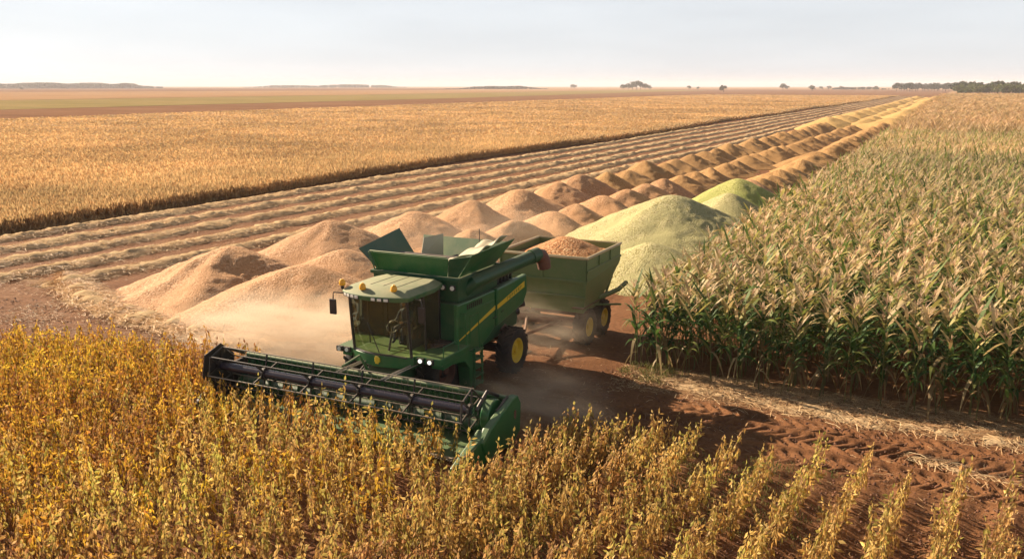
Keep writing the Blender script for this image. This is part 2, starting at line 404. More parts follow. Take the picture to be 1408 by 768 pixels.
def soy_proto(r, h=.95, nl=44, spread=.17, size=.1, pal=GOLD, pp=GOLD_P, lean=0.0, q=1.0):
    V = []; F = []; C = []
    lean_d = np.array([math.cos(r.uniform(0, 6.28)), math.sin(r.uniform(0, 6.28)), 0]) * lean
    plantc = r.choice(len(pal), p=pp)
    for i in range(nl):
        t = (i + r.uniform(0, 1)) / nl
        z = h * (.20 + .84 * t ** .9); a = r.uniform(0, 2 * math.pi)
        rad = spread * (1 - t) ** .75 * r.uniform(.3, 1.0) + .012
        base = np.array([math.cos(a) * rad, math.sin(a) * rad, z]) + lean_d * t * t
        d = np.array([math.cos(a) * .55, math.sin(a) * .55, -r.uniform(.9, 2.6)]) if r.random() < .85 else np.array([math.cos(a), math.sin(a), r.uniform(-.3, .6)])
        if t > .93: d = np.array([math.cos(a) * .3, math.sin(a) * .3, r.choice([-1, 1])])
        s_ = size * r.uniform(.65, 1.25) * (1 - .35 * t)
        v, f = leaf_kite(base, d, np.array([math.cos(a + .9), math.sin(a + .9), .3]), s_ * 1.25, s_ * r.uniform(.42, .62))
        k = len(V); V += v; F += [tuple(j + k for j in ff) for ff in f]
        ci = plantc if r.random() < .35 else r.choice(len(pal), p=pp)
        c = pal[ci] * r.uniform(.75, 1.12); C += [c, c * r.uniform(.9, 1)]
    return np.array(V), np.array(F), np.array(C)
def soy_stem(r, h=.95, lean=0):
    V = []; F = []
    def tube(p0, p1, r0, r1):
        k = len(V); d = np.array(p1) - np.array(p0)
        u = np.cross(d, (0.3, .9, .1)); u /= np.linalg.norm(u); v = np.cross(d, u); v /= np.linalg.norm(v)
        for p, rr in ((p0, r0), (p1, r1)):
            for j in range(4): V.append(np.array(p) + (u * math.cos(j * 1.5708) + v * math.sin(j * 1.5708)) * rr)
        for j in range(4): F.append((k + j, k + (j + 1) % 4, k + 4 + (j + 1) % 4, k + 4 + j))
    tube((0, 0, -.05), (0, 0, h * .5), .008, .006); tube((0, 0, h * .5), (0, 0, h * .98), .006, .003)
    for i in range(7):
        a = r.uniform(0, 6.28); z = h * r.uniform(.15, .75); L = r.uniform(.08, .18)
        tube((0, 0, z), (math.cos(a) * L, math.sin(a) * L, z + L * .8), .004, .002)
    V = np.array(V); F = np.array(F); return V, F, np.tile((.30, .19, .08), (len(F), 1))
def join(*ps):
    V = []; F = []; C = []; k = 0
    for v, f, c in ps: V.append(v); F.append(f + k); C.append(c); k += len(v)
    return np.concatenate(V), np.concatenate(F), np.concatenate(C)

def corn_parts(r, h=2.55, nleaf=12, seg=5, tb=9):
    lean = np.array([r.normal(0, .05), r.normal(0, .05), 0])
    def axis(z): return np.array([0, 0, z]) + lean * (z / h) ** 2 * 2
    V = []; F = []; C = []; zs = [-.05, .8, 1.6, h * .9]; rs = [.017, .015, .012, .007]
    for z, rr in zip(zs, rs):
        for j in range(4): V.append(axis(z) + np.array([math.cos(j * 1.5708), math.sin(j * 1.5708), 0]) * rr)
    for i in range(3):
        for j in range(4): F.append((i * 4 + j, i * 4 + (j + 1) % 4, i * 4 + 4 + (j + 1) % 4, i * 4 + 4 + j)); C.append((.17, .16, .05) if i < 2 else (.10, .14, .04))
    stem = (np.array(V), np.array(F), np.array(C))
    V = []; F = []; C = []; az = r.uniform(0, 6.28)
    for i in range(nleaf):
        t = (i + .5) / nleaf; z0 = h * (.20 + .69 * t); a = az + (i % 2) * math.pi + r.normal(0, .45)
        L = r.uniform(.6, .95) * (1 - .35 * abs(t - .45)); rise = r.uniform(.8, 1.6); droop = r.uniform(.9, 2.0) if t < .7 else r.uniform(.2, 1.3)
        dead = r.random() < (.3 if t < .25 else .06 if t < .6 else .15 if t < .8 else .32)
        if dead and t < .3: rise = .1; droop = 2.2
        o = np.array([math.cos(a), math.sin(a), 0]); s_ = np.array([-math.sin(a), math.cos(a), 0]); tw = r.normal(0, .5)
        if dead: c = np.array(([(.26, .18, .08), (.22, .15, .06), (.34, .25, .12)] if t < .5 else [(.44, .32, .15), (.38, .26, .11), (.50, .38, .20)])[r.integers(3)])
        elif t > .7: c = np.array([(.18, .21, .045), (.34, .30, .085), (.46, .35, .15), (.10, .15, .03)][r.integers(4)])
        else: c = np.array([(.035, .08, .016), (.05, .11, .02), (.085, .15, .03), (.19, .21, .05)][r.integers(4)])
        k = len(V); base = axis(z0)
        for j in range(seg + 1):
            u = j / seg
            p = base + o * L * (u * (1 - .18 * u * droop * .5)) + np.array([0, 0, 1]) * L * (rise * u - droop * u * u * .75)
            wv = (.056 if j else .026) * (1 - u ** 2.2) + .002
            sd_ = s_ * math.cos(tw * u) + np.array([0, 0, 1]) * math.sin(tw * u)
            V += [p + sd_ * wv, p - sd_ * wv]
            if j: F.append((k + 2 * j - 2, k + 2 * j - 1, k + 2 * j + 1, k + 2 * j)); C.append(c * (1 + .35 * u * (r.random() - .2)))
    leaves = (np.array(V), np.array(F), np.array(C))
    V = []; F = []; C = []; top = axis(h * .88)
    tc = np.array([(.56, .38, .23), (.62, .43, .26), (.50, .35, .19), (.64, .48, .29)][r.integers(4)])
    for i in range(tb):
        a = r.uniform(0, 6.28); up = 1.0 if i == 0 else r.uniform(.5, 1); L = r.uniform(.24, .38); out_ = 0 if i == 0 else r.uniform(.25, .9)
        s_ = np.array([-math.sin(a), math.cos(a), 0]) * .015; k = len(V)
        for j, u in enumerate((0, .5, 1)):
            p = top + np.array([math.cos(a), math.sin(a), 0]) * out_ * L * 1.1 * u * (.6 + .5 * u) + np.array([0, 0, 1]) * L * (up * u - .35 * out_ * u * u) + np.array([0, 0, .06 * min(i, 3) * .5])
            V += [p + s_, p - s_]
            if j: F.append((k + 2 * j - 2, k + 2 * j - 1, k + 2 * j + 1, k + 2 * j)); C.append(tc * r.uniform(.8, 1.15))
    return stem, leaves, (np.array(V), np.array(F), np.array(C))
def tuft(r, h, nl, w_, pal, pp, spread):
    """a loose clump of upright and drooping leaves for the far parts of a field"""
    V = []; F = []; C = []
    for i in range(nl):
        a = r.uniform(0, 6.28); rad = spread * r.random(); z = h * r.uniform(.35, .8)
        base = np.array([math.cos(a) * rad, math.sin(a) * rad, z]); b = r.uniform(0, 6.28)
        d = np.array([math.cos(b) * .5, math.sin(b) * .5, r.choice([-.9, 1, 1])]); L = h * r.uniform(.25, .5)
        v, f = leaf_kite(base, d, np.array([math.cos(b + 1), math.sin(b + 1), .2]), L, w_ * r.uniform(.6, 1.2))
        k = len(V); V += v; F += [tuple(j + k for j in ff) for ff in f]
        c = pal[r.choice(len(pal), p=pp)] * r.uniform(.75, 1.1); C += [c, c]
    return np.array(V), np.array(F), np.array(C)

def scatter(name, protos, P, rot, scl, tint, mat, parent=None, tilt=None, pick=None):
    n_ = len(P)
    if pick is None: pick = rng.integers(0, len(protos), n_)
    Vs = []; Qs = []; Cs = []; k = 0
    for i, (V, F, C) in enumerate(protos):
        s = np.where(pick == i)[0]
        if not len(s): continue
        c_, sn = np.cos(rot[s]), np.sin(rot[s])
        sc3 = scl[s] if scl.ndim == 2 else np.repeat(scl[s][:, None], 3, 1)
        X = V[None, :, 0] * c_[:, None] - V[None, :, 1] * sn[:, None]; Y = V[None, :, 0] * sn[:, None] + V[None, :, 1] * c_[:, None]
        W_ = np.stack([X, Y, np.broadcast_to(V[None, :, 2], X.shape)], -1) * sc3[:, None, :]
        if tilt is not None:
            W_[..., 0] += tilt[s, 0][:, None] * W_[..., 2]; W_[..., 1] += tilt[s, 1][:, None] * W_[..., 2]
        W_ += P[s][:, None, :]
        Vs.append(W_.reshape(-1, 3)); Qs.append((F[None] + (np.arange(len(s)) * len(V))[:, None, None] + k).reshape(-1, 4))
        Cs.append((C[None] * tint[s][:, None, :]).reshape(-1, 3)); k += len(s) * len(V)
    return np_obj(name, np.concatenate(Vs), np.concatenate(Qs), np.concatenate(Cs), mat=mat, parent=parent)

def place_individuals(kind, protos_parts, P, rot, scl, pick, tilt, label_fn, cat, group):
    """protos_parts: list of dict part_name -> mesh; one Empty per plant with its parts as children"""
    for i in range(len(P)):
        o = bpy.data.objects.new(kind, None); o.empty_display_size = .1
        o.location = P[i]; o.scale = (scl[i],) * 3
        o.rotation_euler = (-tilt[i, 1], tilt[i, 0], rot[i])
        col.objects.link(o); tag(o, label_fn(P[i]), cat, group)
        for nm, me in protos_parts[pick[i]].items():
            c = bpy.data.objects.new(nm, me); col.objects.link(c); c.parent = o

# ================================================================== FOREGROUND SOYBEANS
prng = np.random.default_rng(11)
soyA = []; soyB = []
for i in range(9):
    hh = prng.uniform(.88, 1.18); soyA.append((soy_stem(prng, hh), soy_proto(prng, hh, 46, .18, .15, GOLD, GOLD_P)))
for i in range(8):
    hh = prng.uniform(.85, 1.32); soyB.append((soy_stem(prng, hh), soy_proto(prng, hh, 36, .085, .14, PALE, PALE_P)))
# dense block
gx, gy = np.meshgrid(np.arange(-46, -9.4, .44), np.arange(4, 22.5, .34))
px_, py_ = gx.ravel() + prng.normal(0, .09, gx.size), gy.ravel() + prng.normal(0, .08, gx.size)
px_ = px_ + .12 * (py_ - 22)
edge = 21.9 + .5 * fbm(px_, py_, .8, 2) - .25 * np.clip(-23 - px_, 0, 30)
keep = (py_ < edge) & ~((px_ > -19.7) & (py_ > 18.8)) & (px_ < -10.35 + .12 * (py_ - 18) - .45 * (py_ > 17.0))
ux, uy = px(px_, py_, .5)
keep &= (ux > -140) & (ux < 1500) & (uy < 900)
A = np.stack([px_[keep], py_[keep], np.zeros(keep.sum())], -1)
# sparse rows right of the header
rows = []
k = 0
for x0 in np.arange(-9.2, 7.5, 1.02):
    for off in ((-.12, .12) if x0 < -5.5 else (-.07, .10)):
        yend = 21.2 + prng.normal(0, .3) - (0 if x0 > -8 else 0)
        y = yend if off <= 0 or x0 < -5.5 else yend - 2.4
        while y > 8:
            rows.append((x0 + off + .12 * (y - 22) + prng.normal(0, .04), y + prng.normal(0, .04), 0)); y -= .27 * prng.uniform(.8, 1.3) * (1.0 if x0 < -5 else 1.15)
for x0 in np.arange(-9.0, -7.2, .55):               # denser start of the row block
    for y in np.arange(10, 20.8 + .4 * math.sin(x0 * 3), .34):
        rows.append((x0 + .12 * (y - 22) + prng.normal(0, .08), y + prng.normal(0, .06), 0))
Bp = np.array(rows); ux, uy = px(Bp[:, 0], Bp[:, 1], .5)
Bp = Bp[(ux > -100) & (ux < 1560) & (uy < 900) & (Bp[:, 0] > -9.75 + .12 * (Bp[:, 1] - 18) + .45 * (Bp[:, 1] > 17.2)) & ~((Bp[:, 1] > 19.6) & (Bp[:, 0] < -9.0))]
allP = np.concatenate([A, Bp]); isB = np.concatenate([np.zeros(len(A), bool), np.ones(len(Bp), bool)])
nall = len(allP)
turn = ~isB & (prng.random(nall) < sstep(-24, -13, allP[:, 0]) * .8); isB = isB | turn
rot = prng.uniform(0, 6.28, nall); scl = prng.normal(1.0, .09, nall).clip(.75, 1.25)
scl *= 1 + .12 * fbm(allP[:, 0], allP[:, 1], .6, 2)
tilt = prng.normal(0, .07, (nall, 2)); tilt[isB & ~turn] += np.array([.13, .05]); 
pick = np.where(isB, prng.integers(0, 8, nall), prng.integers(0, 9, nall))
ux, uy = px(allP[:, 0], allP[:, 1], .5)
vis = (ux > 5) & (ux < 1403) & (uy < 768) & (uy > 0)
d = np.hypot(np.hypot(allP[:, 0], allP[:, 1]), CAM_H - .5); d[~vis] = 1e9
order = np.argsort(d); ind = order[:300]; rest = order[300:]
meshes = {}
def part_meshes(lst, tag_):
    out_ = []
    for i, parts in enumerate(lst):
        out_.append({nm: np_mesh(nm, *p, mat=M['leaf']) for nm, p in zip(('stem', 'foliage', 'tassel'), parts)})
    return out_
mA = part_meshes(soyA, 'a'); mB = part_meshes(soyB, 'b')
ia = ind[~isB[ind]]; ib = ind[isB[ind]]
place_individuals('soybean_plant', mA, allP[ia], rot[ia], scl[ia], pick[ia], tilt[ia],
                  lambda p: 'leafy golden yellow soybean plant in the dense standing crop at the bottom of the picture', 'soybean plant', 'soybean plants of the dense foreground crop')
place_individuals('soybean_plant', mB, allP[ib], rot[ib], scl[ib], pick[ib], tilt[ib],
                  lambda p: 'pale dry soybean plant among the rows right of the header, bottom right', 'soybean plant', 'pale soybean plants of the foreground rows')
protA = [join(*p) for p in soyA]; protB = [join(*p) for p in soyB]
ra = rest[~isB[rest]]; rb = rest[isB[rest]]
def tint_for(n_, P, a=.10): 
    t = 1 + prng.normal(0, a, (n_, 1)) + 1.0 * fbm(P[:, 0], P[:, 1], .35, 3)[:, None] * np.array([[.5, .9, .3]])
    return np.clip(t, .5, 1.5) * np.ones((1, 3))
P_all = np.concatenate([allP[ra], allP[rb]])
tt = tint_for(len(P_all), P_all)
crop = scatter('standing_soybean_crop', protA + protB, P_all, np.concatenate([rot[ra], rot[rb]]), np.concatenate([scl[ra], scl[rb]]), tt, M['leaf'],
               tilt=np.concatenate([tilt[ra], tilt[rb]]), pick=np.concatenate([pick[ra], pick[rb] + 9]))
tag(crop, 'golden standing soybean crop in front of and beside the combine header', 'soybean crop', kind='stuff')

# ================================================================== CORN
crng = np.random.default_rng(5)
cornP = [corn_parts(crng, crng.uniform(2.7, 3.3), 13) for _ in range(14)]
cornM = part_meshes([(s_, l_, t_) for s_, l_, t_ in cornP], 'c')
for d_ in cornM: d_['leaf_cluster'] = d_.pop('foliage')
def corn_edge(x): return 27.75 + .05 * np.sin(x * 2.1)
pts = []
for x in np.arange(-9.0, 14, .86):
    ys_ = np.arange(27.7, 62, .33)
    xx = x + crng.normal(0, .07, len(ys_)) + .0 * ys_; yy = ys_ + crng.normal(0, .07, len(ys_)) + .1 * math.sin(x * 4)
    pts.append(np.stack([xx, yy, np.zeros(len(ys_))], -1))
Pn = np.concatenate(pts); ux, uy = px(Pn[:, 0], Pn[:, 1], 1.5)
Pn = Pn[(ux < 1640)]
nC = len(Pn); rotc = crng.uniform(0, 6.28, nC); sclc = crng.normal(1, .075, nC).clip(.75, 1.15); tiltc = crng.normal(0, .05, (nC, 2)); pickc = crng.integers(0, 14, nC)
ux, uy = px(Pn[:, 0], Pn[:, 1], 1.5); vis = (ux > 0) & (ux < 1404)
d = np.hypot(Pn[:, 0], Pn[:, 1]); d[~vis] = 1e9
# the plants of the first rows and of the left edge show most of themselves
d2 = d + np.where((Pn[:, 1] < 28.6), -8, 0) + np.where((Pn[:, 0] < -8.3), -1.5, 0)
order = np.argsort(d2); ind = order[:300]; rest = order[300:]
place_individuals('corn_plant', cornM, Pn[ind], rotc[ind], sclc[ind], pickc[ind], tiltc[ind],
                  lambda p: 'tall green corn plant with tan tassel at the near edge of the corn block', 'corn plant', 'corn plants at the near edge of the corn block')
cornJ = [join(*p) for p in cornP]
lod = [join(*corn_parts(crng, crng.uniform(2.8, 3.2), 7, 3, 5)) for _ in range(6)]
pts = []
for x in np.arange(-9.0, 30, .76):
    ys_ = np.arange(62, 150, .42); pts.append(np.stack([x + crng.normal(0, .08, len(ys_)), ys_ + crng.normal(0, .1, len(ys_)), np.zeros(len(ys_))], -1))
Pm = np.concatenate(pts); ux, uy = px(Pm[:, 0], Pm[:, 1], 2); Pm = Pm[ux < 1520]
# far: sparser, broader clumps
def far_points(x0, x1, y0, y1, dens0, d0, n_try, r, umin=-100, umax=1520):
    """random points whose density falls with the square of the distance, seen from the road"""
    th = r.uniform(-1.15, .22, n_try); dd = np.exp(r.uniform(math.log(d0), math.log(1500), n_try))
    X = np.sin(th) * dd; Y = np.cos(th) * dd
    k_ = (X > x0) & (X < x1) & (Y > y0) & (Y < y1); X, Y = X[k_], Y[k_]
    u, v = px(X, Y, 1); k_ = (u > umin) & (u < umax)
    return np.stack([X[k_], Y[k_], np.zeros(k_.sum())], -1)
Pf = far_points(-9, 140, 150, 905, 1, 120, 90000, crng)
clump = []
CT = np.array([(.50, .33, .18), (.45, .31, .14), (.56, .39, .21), (.24, .22, .08), (.36, .26, .12)]); CTP = np.array([.3, .25, .2, .1, .15])
for i in range(5): clump.append(tuft(crng, 3.1, 10, .16, CT, CTP, .5))
allc = [Pn[rest], Pm, Pf]
npt = [len(a) for a in allc]
dF = np.hypot(Pf[:, 0], Pf[:, 1]); sF = np.stack([dF / 110, dF / 110, np.ones(len(dF))], -1)
scl_all = np.concatenate([np.repeat(sclc[rest][:, None], 3, 1), np.repeat(crng.normal(1, .06, npt[1])[:, None], 3, 1), sF])
Pa = np.concatenate(allc)
pk = np.concatenate([pickc[rest], 14 + crng.integers(0, 6, npt[1]), 20 + crng.integers(0, 5, npt[2])])
tint = 1 + crng.normal(0, .08, (len(Pa), 1)) + .8 * fbm(Pa[:, 0], Pa[:, 1], .12, 3)[:, None] * np.array([[1.0, .8, .9]])
corn = scatter('corn_field', cornJ + lod + clump, Pa, np.concatenate([rotc[rest], crng.uniform(0, 6.28, npt[1] + npt[2])]), scl_all, tint * np.ones((1, 3)), M['leaf'],
               tilt=np.concatenate([tiltc[rest], crng.normal(0, .04, (npt[1] + npt[2], 2))]), pick=pk)
tag(corn, 'large field of tall tasselled corn running to the horizon on the right', 'corn field', kind='stuff')
def canopy(name, x0, x1, y0, y1, z, mat, dx, amp, s, side=True, parent=None):
    X = np.unique(np.concatenate([np.arange(x0, min(x1, x0 + 40 * dx), dx) if x1 > x0 else [], np.linspace(x0, x1, 60)]))
    Y = np.unique(np.concatenate([np.geomspace(max(y0, 20), y1, 260)]))
    gx, gy = np.meshgrid(X, Y); gz = z + fbm(gx, gy, s, 3) * amp
    bx = (gx == X[0]) | (gx == X[-1]) | (gy == Y[0]) | (gy == Y[-1]); gz[bx] = 0
    i_ = np.arange(gx.size).reshape(gx.shape)
    q = np.stack([i_[:-1, :-1], i_[:-1, 1:], i_[1:, 1:], i_[1:, :-1]], -1).reshape(-1, 4)
    o = np_obj(name, np.stack([gx, gy, gz], -1).reshape(-1, 3), q, mat=mat, smooth=False, parent=parent); return o
o = canopy('corn_canopy', -8.6, 190, 105, 905, 2.35, M['canopy_corn'], 1.0, .5, .5, parent=corn)

# ================================================================== GOLDEN FIELD ON THE LEFT
frng = np.random.default_rng(3)
gold_t = np.array([(.56, .35, .16), (.60, .40, .19), (.52, .31, .135), (.44, .25, .105), (.58, .41, .19)]); gp = np.array([.3, .25, .2, .1, .15])
tufts = [tuft(frng, 1.0, 16, .10, gold_t, gp, .28) for _ in range(7)]
def edge_x(y): return -57.0 + 1.2 * np.sin(y * .045) + .8 * np.sin(y * .011 + 1) + .010 * y
# near strip along the cut edge
n1 = 30000
X = frng.uniform(-70, -55, n1); Y = frng.uniform(28, 140, n1); k_ = (X < edge_x(Y)); E1 = np.stack([X[k_], Y[k_], 0 * X[k_]], -1)
E2 = far_points(-229, -50, 20, 903, 1, 62, 200000, frng, umin=-120)
E2 = E2[E2[:, 0] < edge_x(E2[:, 1])]
dE = np.hypot(E2[:, 0], E2[:, 1]); s2 = np.stack([np.clip(dE / 75, 1, 6), np.clip(dE / 75, 1, 6), np.ones(len(dE))], -1)
# cut edge all the way to the horizon
Ye = np.exp(frng.uniform(math.log(120), math.log(900), 5000)); E3 = np.stack([edge_x(Ye) - frng.random(5000) * 3, Ye, 0 * Ye], -1)
s3 = np.stack([np.clip(Ye / 90, 1, 5), np.clip(Ye / 90, 1, 5), np.ones(5000)], -1)
PE = np.concatenate([E1, E2, E3]); SE = np.concatenate([np.ones((len(E1), 3)) * frng.normal(1, .1, (len(E1), 1)), s2, s3])
tint = (1 + frng.normal(0, .07, (len(PE), 1)) + .9 * fbm(PE[:, 0], PE[:, 1], .07, 4)[:, None]) * np.ones((1, 3))
gf = scatter('golden_crop_field', tufts, PE, frng.uniform(0, 6.28, len(PE)), SE, tint, M['leaf'])
tag(gf, 'wide golden field of ripe crop across the left of the picture, behind the straw rows', 'crop field', kind='stuff')
Yc = np.unique(np.concatenate([np.arange(22, 140, 1.0), np.geomspace(140, 903, 160)])); Tc = np.concatenate([np.linspace(0, .15, 40), np.linspace(.15, 1, 50)[1:]])
gy, gt = np.meshgrid(Yc, Tc, indexing='ij'); gx = (edge_x(gy) - .5) * (1 - gt) - 229 * gt; gz = .62 + fbm(gx, gy, .7, 3) * .3; gz[:, 0] = 0; gz[:, -1] = 0; gz[-1, :] = 0
i_ = np.arange(gx.size).reshape(gx.shape); q = np.stack([i_[:-1, :-1], i_[1:, :-1], i_[1:, 1:], i_[:-1, 1:]], -1).reshape(-1, 4)
np_obj('crop_canopy', np.stack([gx, gy, gz], -1).reshape(-1, 3), q, mat=M['canopy_gold'], parent=gf)

# ================================================================== STRAW WINDROWS
srng = np.random.default_rng(9)
STRAW = np.array([(.54, .37, .19), (.46, .29, .14), (.64, .47, .27), (.34, .20, .10)])
def strand_proto(r, L, w_):
    a = r.uniform(-.6, .6); pts_ = [np.array([0, 0, 0.]), np.array([L * .5, L * .12 * r.normal(), L * r.uniform(.0, .10)]), np.array([L * math.cos(a), L * math.sin(a) * .6, L * r.uniform(-.06, .07)])]
    V = []; F = []
    for p in pts_: V += [p + (0, w_ / 2, 0), p - (0, w_ / 2, w_ * .4)]
    return np.array(V), np.array([(0, 1, 3, 2), (2, 3, 5, 4)]), np.tile(STRAW[r.integers(4)] * r.uniform(.8, 1.1), (2, 1))
strands = [strand_proto(srng, srng.uniform(.14, .42), srng.uniform(.007, .015)) for _ in range(14)]
def strands_on(name, P, parent=None, s=1.0, mat=None, bright=1.0):
    n_ = len(P); tl = srng.normal(0, .35, (n_, 2))
    return scatter(name, strands, P, srng.uniform(0, 6.28, n_), srng.uniform(.7, 1.5, n_) * s, bright * (1 + srng.normal(0, .12, (n_, 1))) * np.ones((1, 3)), M['straw'], parent=parent)
ordn = ['first', 'second', 'third', 'fourth', 'fifth', 'sixth', 'seventh', 'eighth', 'ninth', 'tenth', 'eleventh', 'twelfth', 'thirteenth', 'fourteenth', 'fifteenth', 'sixteenth']
wx = [-53.4, -49.4, -45.4, -41.6, -38.0, -34.8]
wy0 = [24, 25, 24.5, 26, 27, 34]
for i, (x0, y0) in enumerate(zip(wx, wy0)):
    yy = np.unique(np.concatenate([np.arange(y0, 120, .22), np.geomspace(120, 880, 320)])); hw = 1.0
    tt_ = np.linspace(-1, 1, 15); gy, gt = np.meshgrid(yy, tt_, indexing='ij')
    bend = 1.3 * np.exp(-(gy - y0) / 6.0) * (1 if i < 3 else .5)
    cx = x0 + .010 * gy + .35 * np.sin(gy * .06 + i) + .25 * (vnoise(gy, gy * 0 + i, .25) - .5) - bend
    hw_ = .85 + .6 * (vnoise(gy, gy * 0 + 9 * i, .5) - .5)
    gx = cx + gt * hw_
    ends = sstep(y0, y0 + 2.0, gy)
    prof = np.cos(gt * math.pi / 2) ** 1.2
    prof = prof ** .55; gz = prof * (.30 + .16 * (vnoise(gx, gy, .9) - .5)) * ends + fbm(gx, gy, 2.6, 3) * .34 * (prof > .05) - .02
    i_ = np.arange(gx.size).reshape(gx.shape); q = np.stack([i_[:-1, :-1], i_[1:, :-1], i_[1:, 1:], i_[:-1, 1:]], -1).reshape(-1, 4)
    ob = np_obj('straw_windrow', np.stack([gx, gy, gz], -1).reshape(-1, 3), q, mat=M['windrow'], smooth=True)
    nm = ['outermost straw windrow, right against the edge of the golden field'] + [f'{ordn[k]} straw windrow counted from the golden field towards the grain piles' for k in range(1, 5)] + ['short pale straw windrow nearest the left row of grain piles']
    tag(ob, nm[i], 'straw windrow', 'straw windrows beside the golden field')
    n_ = 8000; Y = y0 + (srng.random(n_) ** 1.6) * 75; t_ = srng.uniform(-1, 1, n_)
    bend = 1.3 * np.exp(-(Y - y0) / 6.0) * (1 if i < 3 else .5)
    X = x0 + .010 * Y + .35 * np.sin(Y * .06 + i) - bend + t_ * 1.1
    Zs = np.cos(t_ * 1.3) * .24 * sstep(y0, y0 + 2, Y) + .02
    c = strands_on('loose_straw', np.stack([X, Y, Zs], -1), parent=ob, s=1.15, bright=1.25); c['kind'] = 'stuff'
# heaped straw bank curving round the foot of the first pile
def bank(name, path, width, hgt, label, nst):
    path = np.array(path, float); s_ = np.linspace(0, len(path) - 1, 160); cx = np.interp(s_, range(len(path)), path[:, 0]); cy = np.interp(s_, range(len(path)), path[:, 1])
    dx, dy = np.gradient(cx), np.gradient(cy); L = np.hypot(dx, dy); nx_, ny_ = -dy / L, dx / L
    t_ = np.linspace(-1, 1, 17); ww = width * (1 + .5 * (vnoise(s_ * 3, s_ * 0, 1) - .5)) * np.sqrt(np.clip(np.sin(np.linspace(.05, math.pi - .05, 160)), 0, 1))
    gx = cx[:, None] + nx_[:, None] * t_ * ww[:, None]; gy = cy[:, None] + ny_[:, None] * t_ * ww[:, None]
    gz = np.cos(t_ * math.pi / 2)[None] * hgt * (.6 + .9 * vnoise(gx, gy, 1.4)) * np.clip(ww[:, None] / width, 0, 1) + fbm(gx, gy, 3, 3) * .18 - .03
    i_ = np.arange(gx.size).reshape(gx.shape); q = np.stack([i_[:-1, :-1], i_[1:, :-1], i_[1:, 1:], i_[:-1, 1:]], -1).reshape(-1, 4)
    ob = np_obj(name, np.stack([gx, gy, gz], -1).reshape(-1, 3), q, mat=M['windrow'], smooth=True); tag(ob, label, 'straw heap')
    ii = srng.integers(0, 160, nst); t2 = srng.uniform(-1.15, 1.15, nst); X = cx[ii] + nx_[ii] * t2 * ww[ii] + srng.normal(0, .1, nst); Y = cy[ii] + ny_[ii] * t2 * ww[ii] + srng.normal(0, .1, nst)
    Zs = np.clip(np.cos(t2 * 1.4), 0, 1) * hgt * .8 + .02
    c = strands_on('loose_straw', np.stack([X, Y, Zs], -1), parent=ob, s=1.3, bright=1.6 if hgt > .25 else 1.0); c['kind'] = 'stuff'
bank('straw_heap', [(-40, 29.6), (-37.5, 28.0), (-34.5, 26.6), (-31.4, 25.6), (-28.0, 25.0), (-25.0, 24.6), (-22, 24.3)], 1.15, .30, 'long heap of loose pale straw curving round the foot of the nearest grain pile', 7000)
bank('straw_heap', [(-8.9, 27.3), (-7, 26.9), (-4, 26.5), (-1, 26.2), (2.5, 26.3), (7, 26.2)], .6, .08, 'thin spill of dry straw and husks along the foot of the corn block', 1200)
bank('straw_heap', [(-.4, 24.05), (.4, 23.85), (1.3, 23.45), (2.4, 23.2), (3.8, 22.9)], .15, .06, 'narrow strip of flattened straw lying across the tyre tracks, right of the shadow', 350)

# litter: loose stalks and husks
L_ = []
L_.append(np.stack([srng.uniform(-9.5, 9, 20000), 28.2 - np.abs(srng.normal(0, 1.15, 20000)), np.full(20000, .02)], -1))
L_.append(np.stack([srng.uniform(-36, -20, 9000), srng.uniform(22, 27, 9000), np.full(9000, .05)], -1))
L_.append(np.stack([srng.uniform(-9, 8, 2500), srng.uniform(11, 24, 2500), np.full(2500, .02)], -1))
L_.append(np.stack([srng.uniform(-58, -31, 16000), 26 + srng.random(16000) ** 1.5 * 55, np.full(16000, .04)], -1))
L_.append(np.stack([srng.uniform(-20, -9, 1800), srng.uniform(19, 30, 1800), np.full(1800, .02)], -1))
L_ = np.concatenate(L_); L_[:, 2] += np.abs(srng.normal(0, .02, len(L_)))
kk = vnoise(L_[:, 0], L_[:, 1], .7) + .35 * vnoise(L_[:, 0], L_[:, 1], 2.2) > srng.uniform(.2, .95, len(L_))
lit = strands_on('straw_litter', L_[kk], s=.75)
tag(lit, 'thin scatter of dry stalks and husks over the red soil', 'straw litter', kind='stuff')
V0 = np.array([(0,0,1),(1,0,0),(0,1,0),(-1,0,0),(0,-1,0),(0,0,-1)], float) * np.array([1, .8, .6]); clods = []
for i in range(5):
    v = V0 * srng.uniform(.6, 1.2, (6, 3)); f = np.array([(0, 1, 2, 2), (0, 2, 3, 3), (0, 3, 4, 4), (0, 4, 1, 1)])
    # a clod as four sloping quads over a square foot
    q8 = np.array([(-1,-1,-.3),(1,-1,-.3),(1,1,-.3),(-1,1,-.3),(-.6,-.5,.6),(.5,-.6,.7),(.6,.5,.5),(-.5,.6,.75)], float) * srng.uniform(.7, 1.2, (8, 3))
    clods.append((q8, np.array([(4,5,6,7),(0,1,5,4),(1,2,6,5),(2,3,7,6),(3,0,4,7)]), np.tile(np.array((.20, .085, .04)) * srng.uniform(.7, 1.2), (5, 1))))
nc = 15000; Cp = np.stack([srng.uniform(-10, 8, nc), srng.uniform(12, 27.6, nc), np.full(nc, .02)], -1)
Cp2 = np.stack([srng.uniform(-38, -19.5, 5000), srng.uniform(19.5, 25.5, 5000), np.full(5000, .02)], -1); Cp = np.concatenate([Cp, Cp2])
cl = scatter('soil_clods', clods, Cp, srng.uniform(0, 6.28, len(Cp)), .012 + .03 * srng.random(len(Cp)) ** 4, np.ones((len(Cp), 3)) * srng.uniform(.7, 1.25, (len(Cp), 1)), M['straw'])
tag(cl, 'crumbs and clods of red soil strewn over the headland', 'soil clods', kind='stuff')
